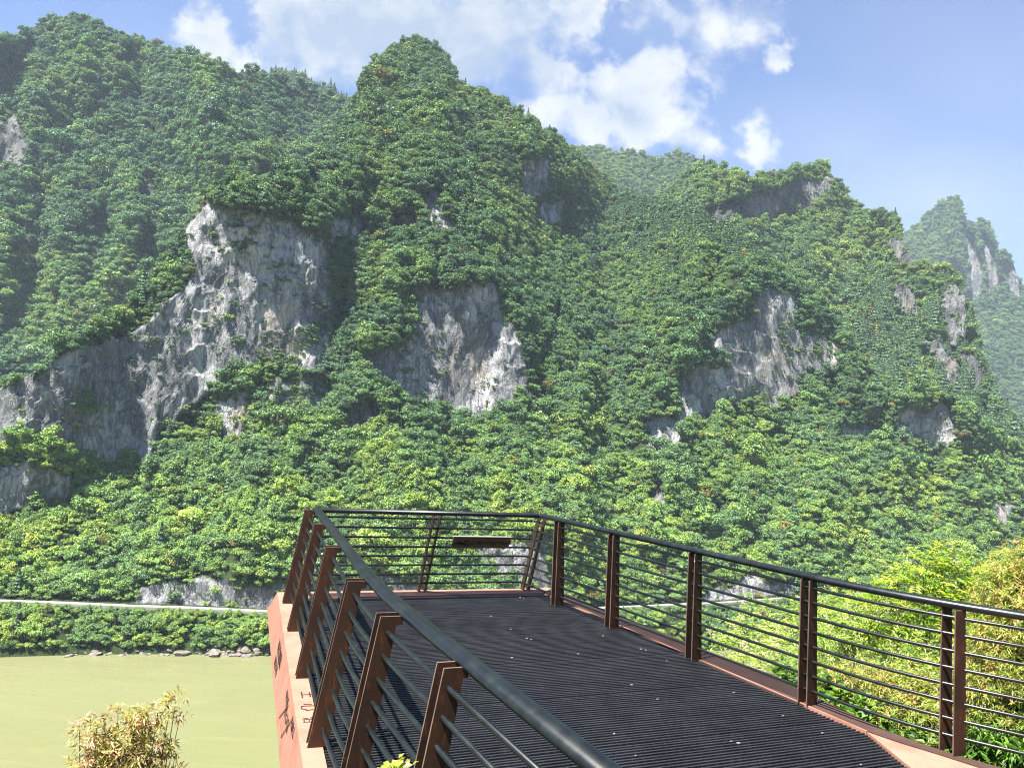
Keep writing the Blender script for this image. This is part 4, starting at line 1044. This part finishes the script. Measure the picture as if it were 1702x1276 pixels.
wn = t.n('ShaderNodeTexNoise', {'Scale': 9.0, 'Detail': 7.0, 'Roughness': 0.62}); t.t.links.new(pv, wn.inputs['Vector'])
wv = t.n('ShaderNodeVectorMath', {0: wn.outputs['Color'], 1: (0.5, 0.5, 0.5)}, operation='SUBTRACT').outputs[0]
wv = t.n('ShaderNodeVectorMath', {0: wv}, operation='SCALE'); wv.inputs['Scale'].default_value = 0.17
pw = t.n('ShaderNodeVectorMath', {0: pv, 1: wv.outputs[0]}, operation='ADD').outputs[0]
puff = t.noise(pv, 11.0, 9, 0.62, 0.3); big_ = t.noise(pv, 3.2, 6, 0.55, 0.2)
WHITE = [(345,65,75,75,1.1),(395,98,55,40,1.0),(310,60,40,40,.7),(455,45,75,110,1.15),(560,40,210,140,1.3),(700,60,230,120,1.3),(830,50,190,110,1.1),(900,110,110,110,1.1),(1050,160,130,110,1.45),(1090,105,80,60,1.2),(960,200,120,70,1.2),(1130,200,70,70,.9),(1000,15,200,45,.95),(1215,40,105,85,.72),(1310,96,36,34,.85),(1240,222,62,58,.85),(1180,110,60,40,.5)]
cov = blobs(WHITE, pw)
dens = t.math('ADD', t.math('MULTIPLY_ADD', cov, 1.35, -0.2), t.math('MULTIPLY', t.math('SUBTRACT', puff, 0.5), 2.6))
dens = t.math('SUBTRACT', dens, t.math('MULTIPLY', blobs([(388,28,60,60,1.0),(950,78,70,42,.8),(1015,62,50,30,.6),(1190,180,60,60,.6)], pw), 0.9))
alpha = t.math('MULTIPLY', t.ramp(dens, -0.22, 0.85), t.ramp(cov, 0.0, 0.22))
greyb = blobs([(650,60,260,120,1.0),(560,130,150,70,.7),(780,110,160,90,.9),(860,20,160,60,.6),(1040,180,80,45,.5),(470,90,60,60,.35)], pw)
lit = t.math('ADD', t.math('MULTIPLY', t.math('SUBTRACT', puff, 0.5), 2.6), t.math('SUBTRACT', 0.74, t.math('MULTIPLY', greyb, 1.25)), clamp=True)
ccol = t.mix(lit, (1.9, 2.3, 3.0), (3.7, 3.75, 3.85))
veil = t.math('MULTIPLY', t.math('ADD', blobs([(1560,330,460,190,1.15),(1400,250,380,220,.75),(250,90,300,180,.4),(1650,120,700,420,.5),(650,20,480,170,.9),(1100,40,260,130,.5)], pv), t.math('MULTIPLY', t.math('SUBTRACT', big_, 0.5), 0.35)), 0.75, clamp=True)
sc_ = t.mix(1.0, sky.outputs[0], (0.42, 0.57, 0.84), 'MULTIPLY')
c = t.mix(veil, sc_, (2.2, 2.65, 3.6))
c = t.mix(alpha, c, ccol)
bg = t.n('ShaderNodeBackground', {'Color': c, 'Strength': 0.058})
ow = t.n('ShaderNodeOutputWorld'); t.t.links.new(bg.outputs[0], ow.inputs['Surface'])
# air
m, t = newmat("valley_haze")
vol = t.n('ShaderNodeVolumePrincipled', {'Color': (0.70, 0.86, 1.0, 1), 'Density': 0.000105, 'Anisotropy': 0.0})
t.out(vol=vol.outputs[0])
mb = MB(); mb.box((500, 1300, 380), (2450, 0, 0), (0, 2050, 0), (0, 0, 450)); hz = mb.build("haze", m); tag(hz, "thin blue summer haze filling the gorge", "haze", kind='stuff')
hz.display_type = 'WIRE'

# ------------------------------------------------------------------ render settings
scene.view_settings.view_transform = 'Standard'; scene.view_settings.look = 'None'; scene.view_settings.exposure = 2.05; scene.view_settings.gamma = 1.0
scene.render.engine = 'CYCLES'
cy = scene.cycles
cy.max_bounces = 6; cy.diffuse_bounces = 2; cy.glossy_bounces = 2; cy.transmission_bounces = 3; cy.volume_bounces = 0; cy.transparent_max_bounces = 4
cy.use_denoising = True; cy.denoising_prefilter = 'NONE'; cy.filter_width = 1.15; cy.sample_clamp_indirect = 6
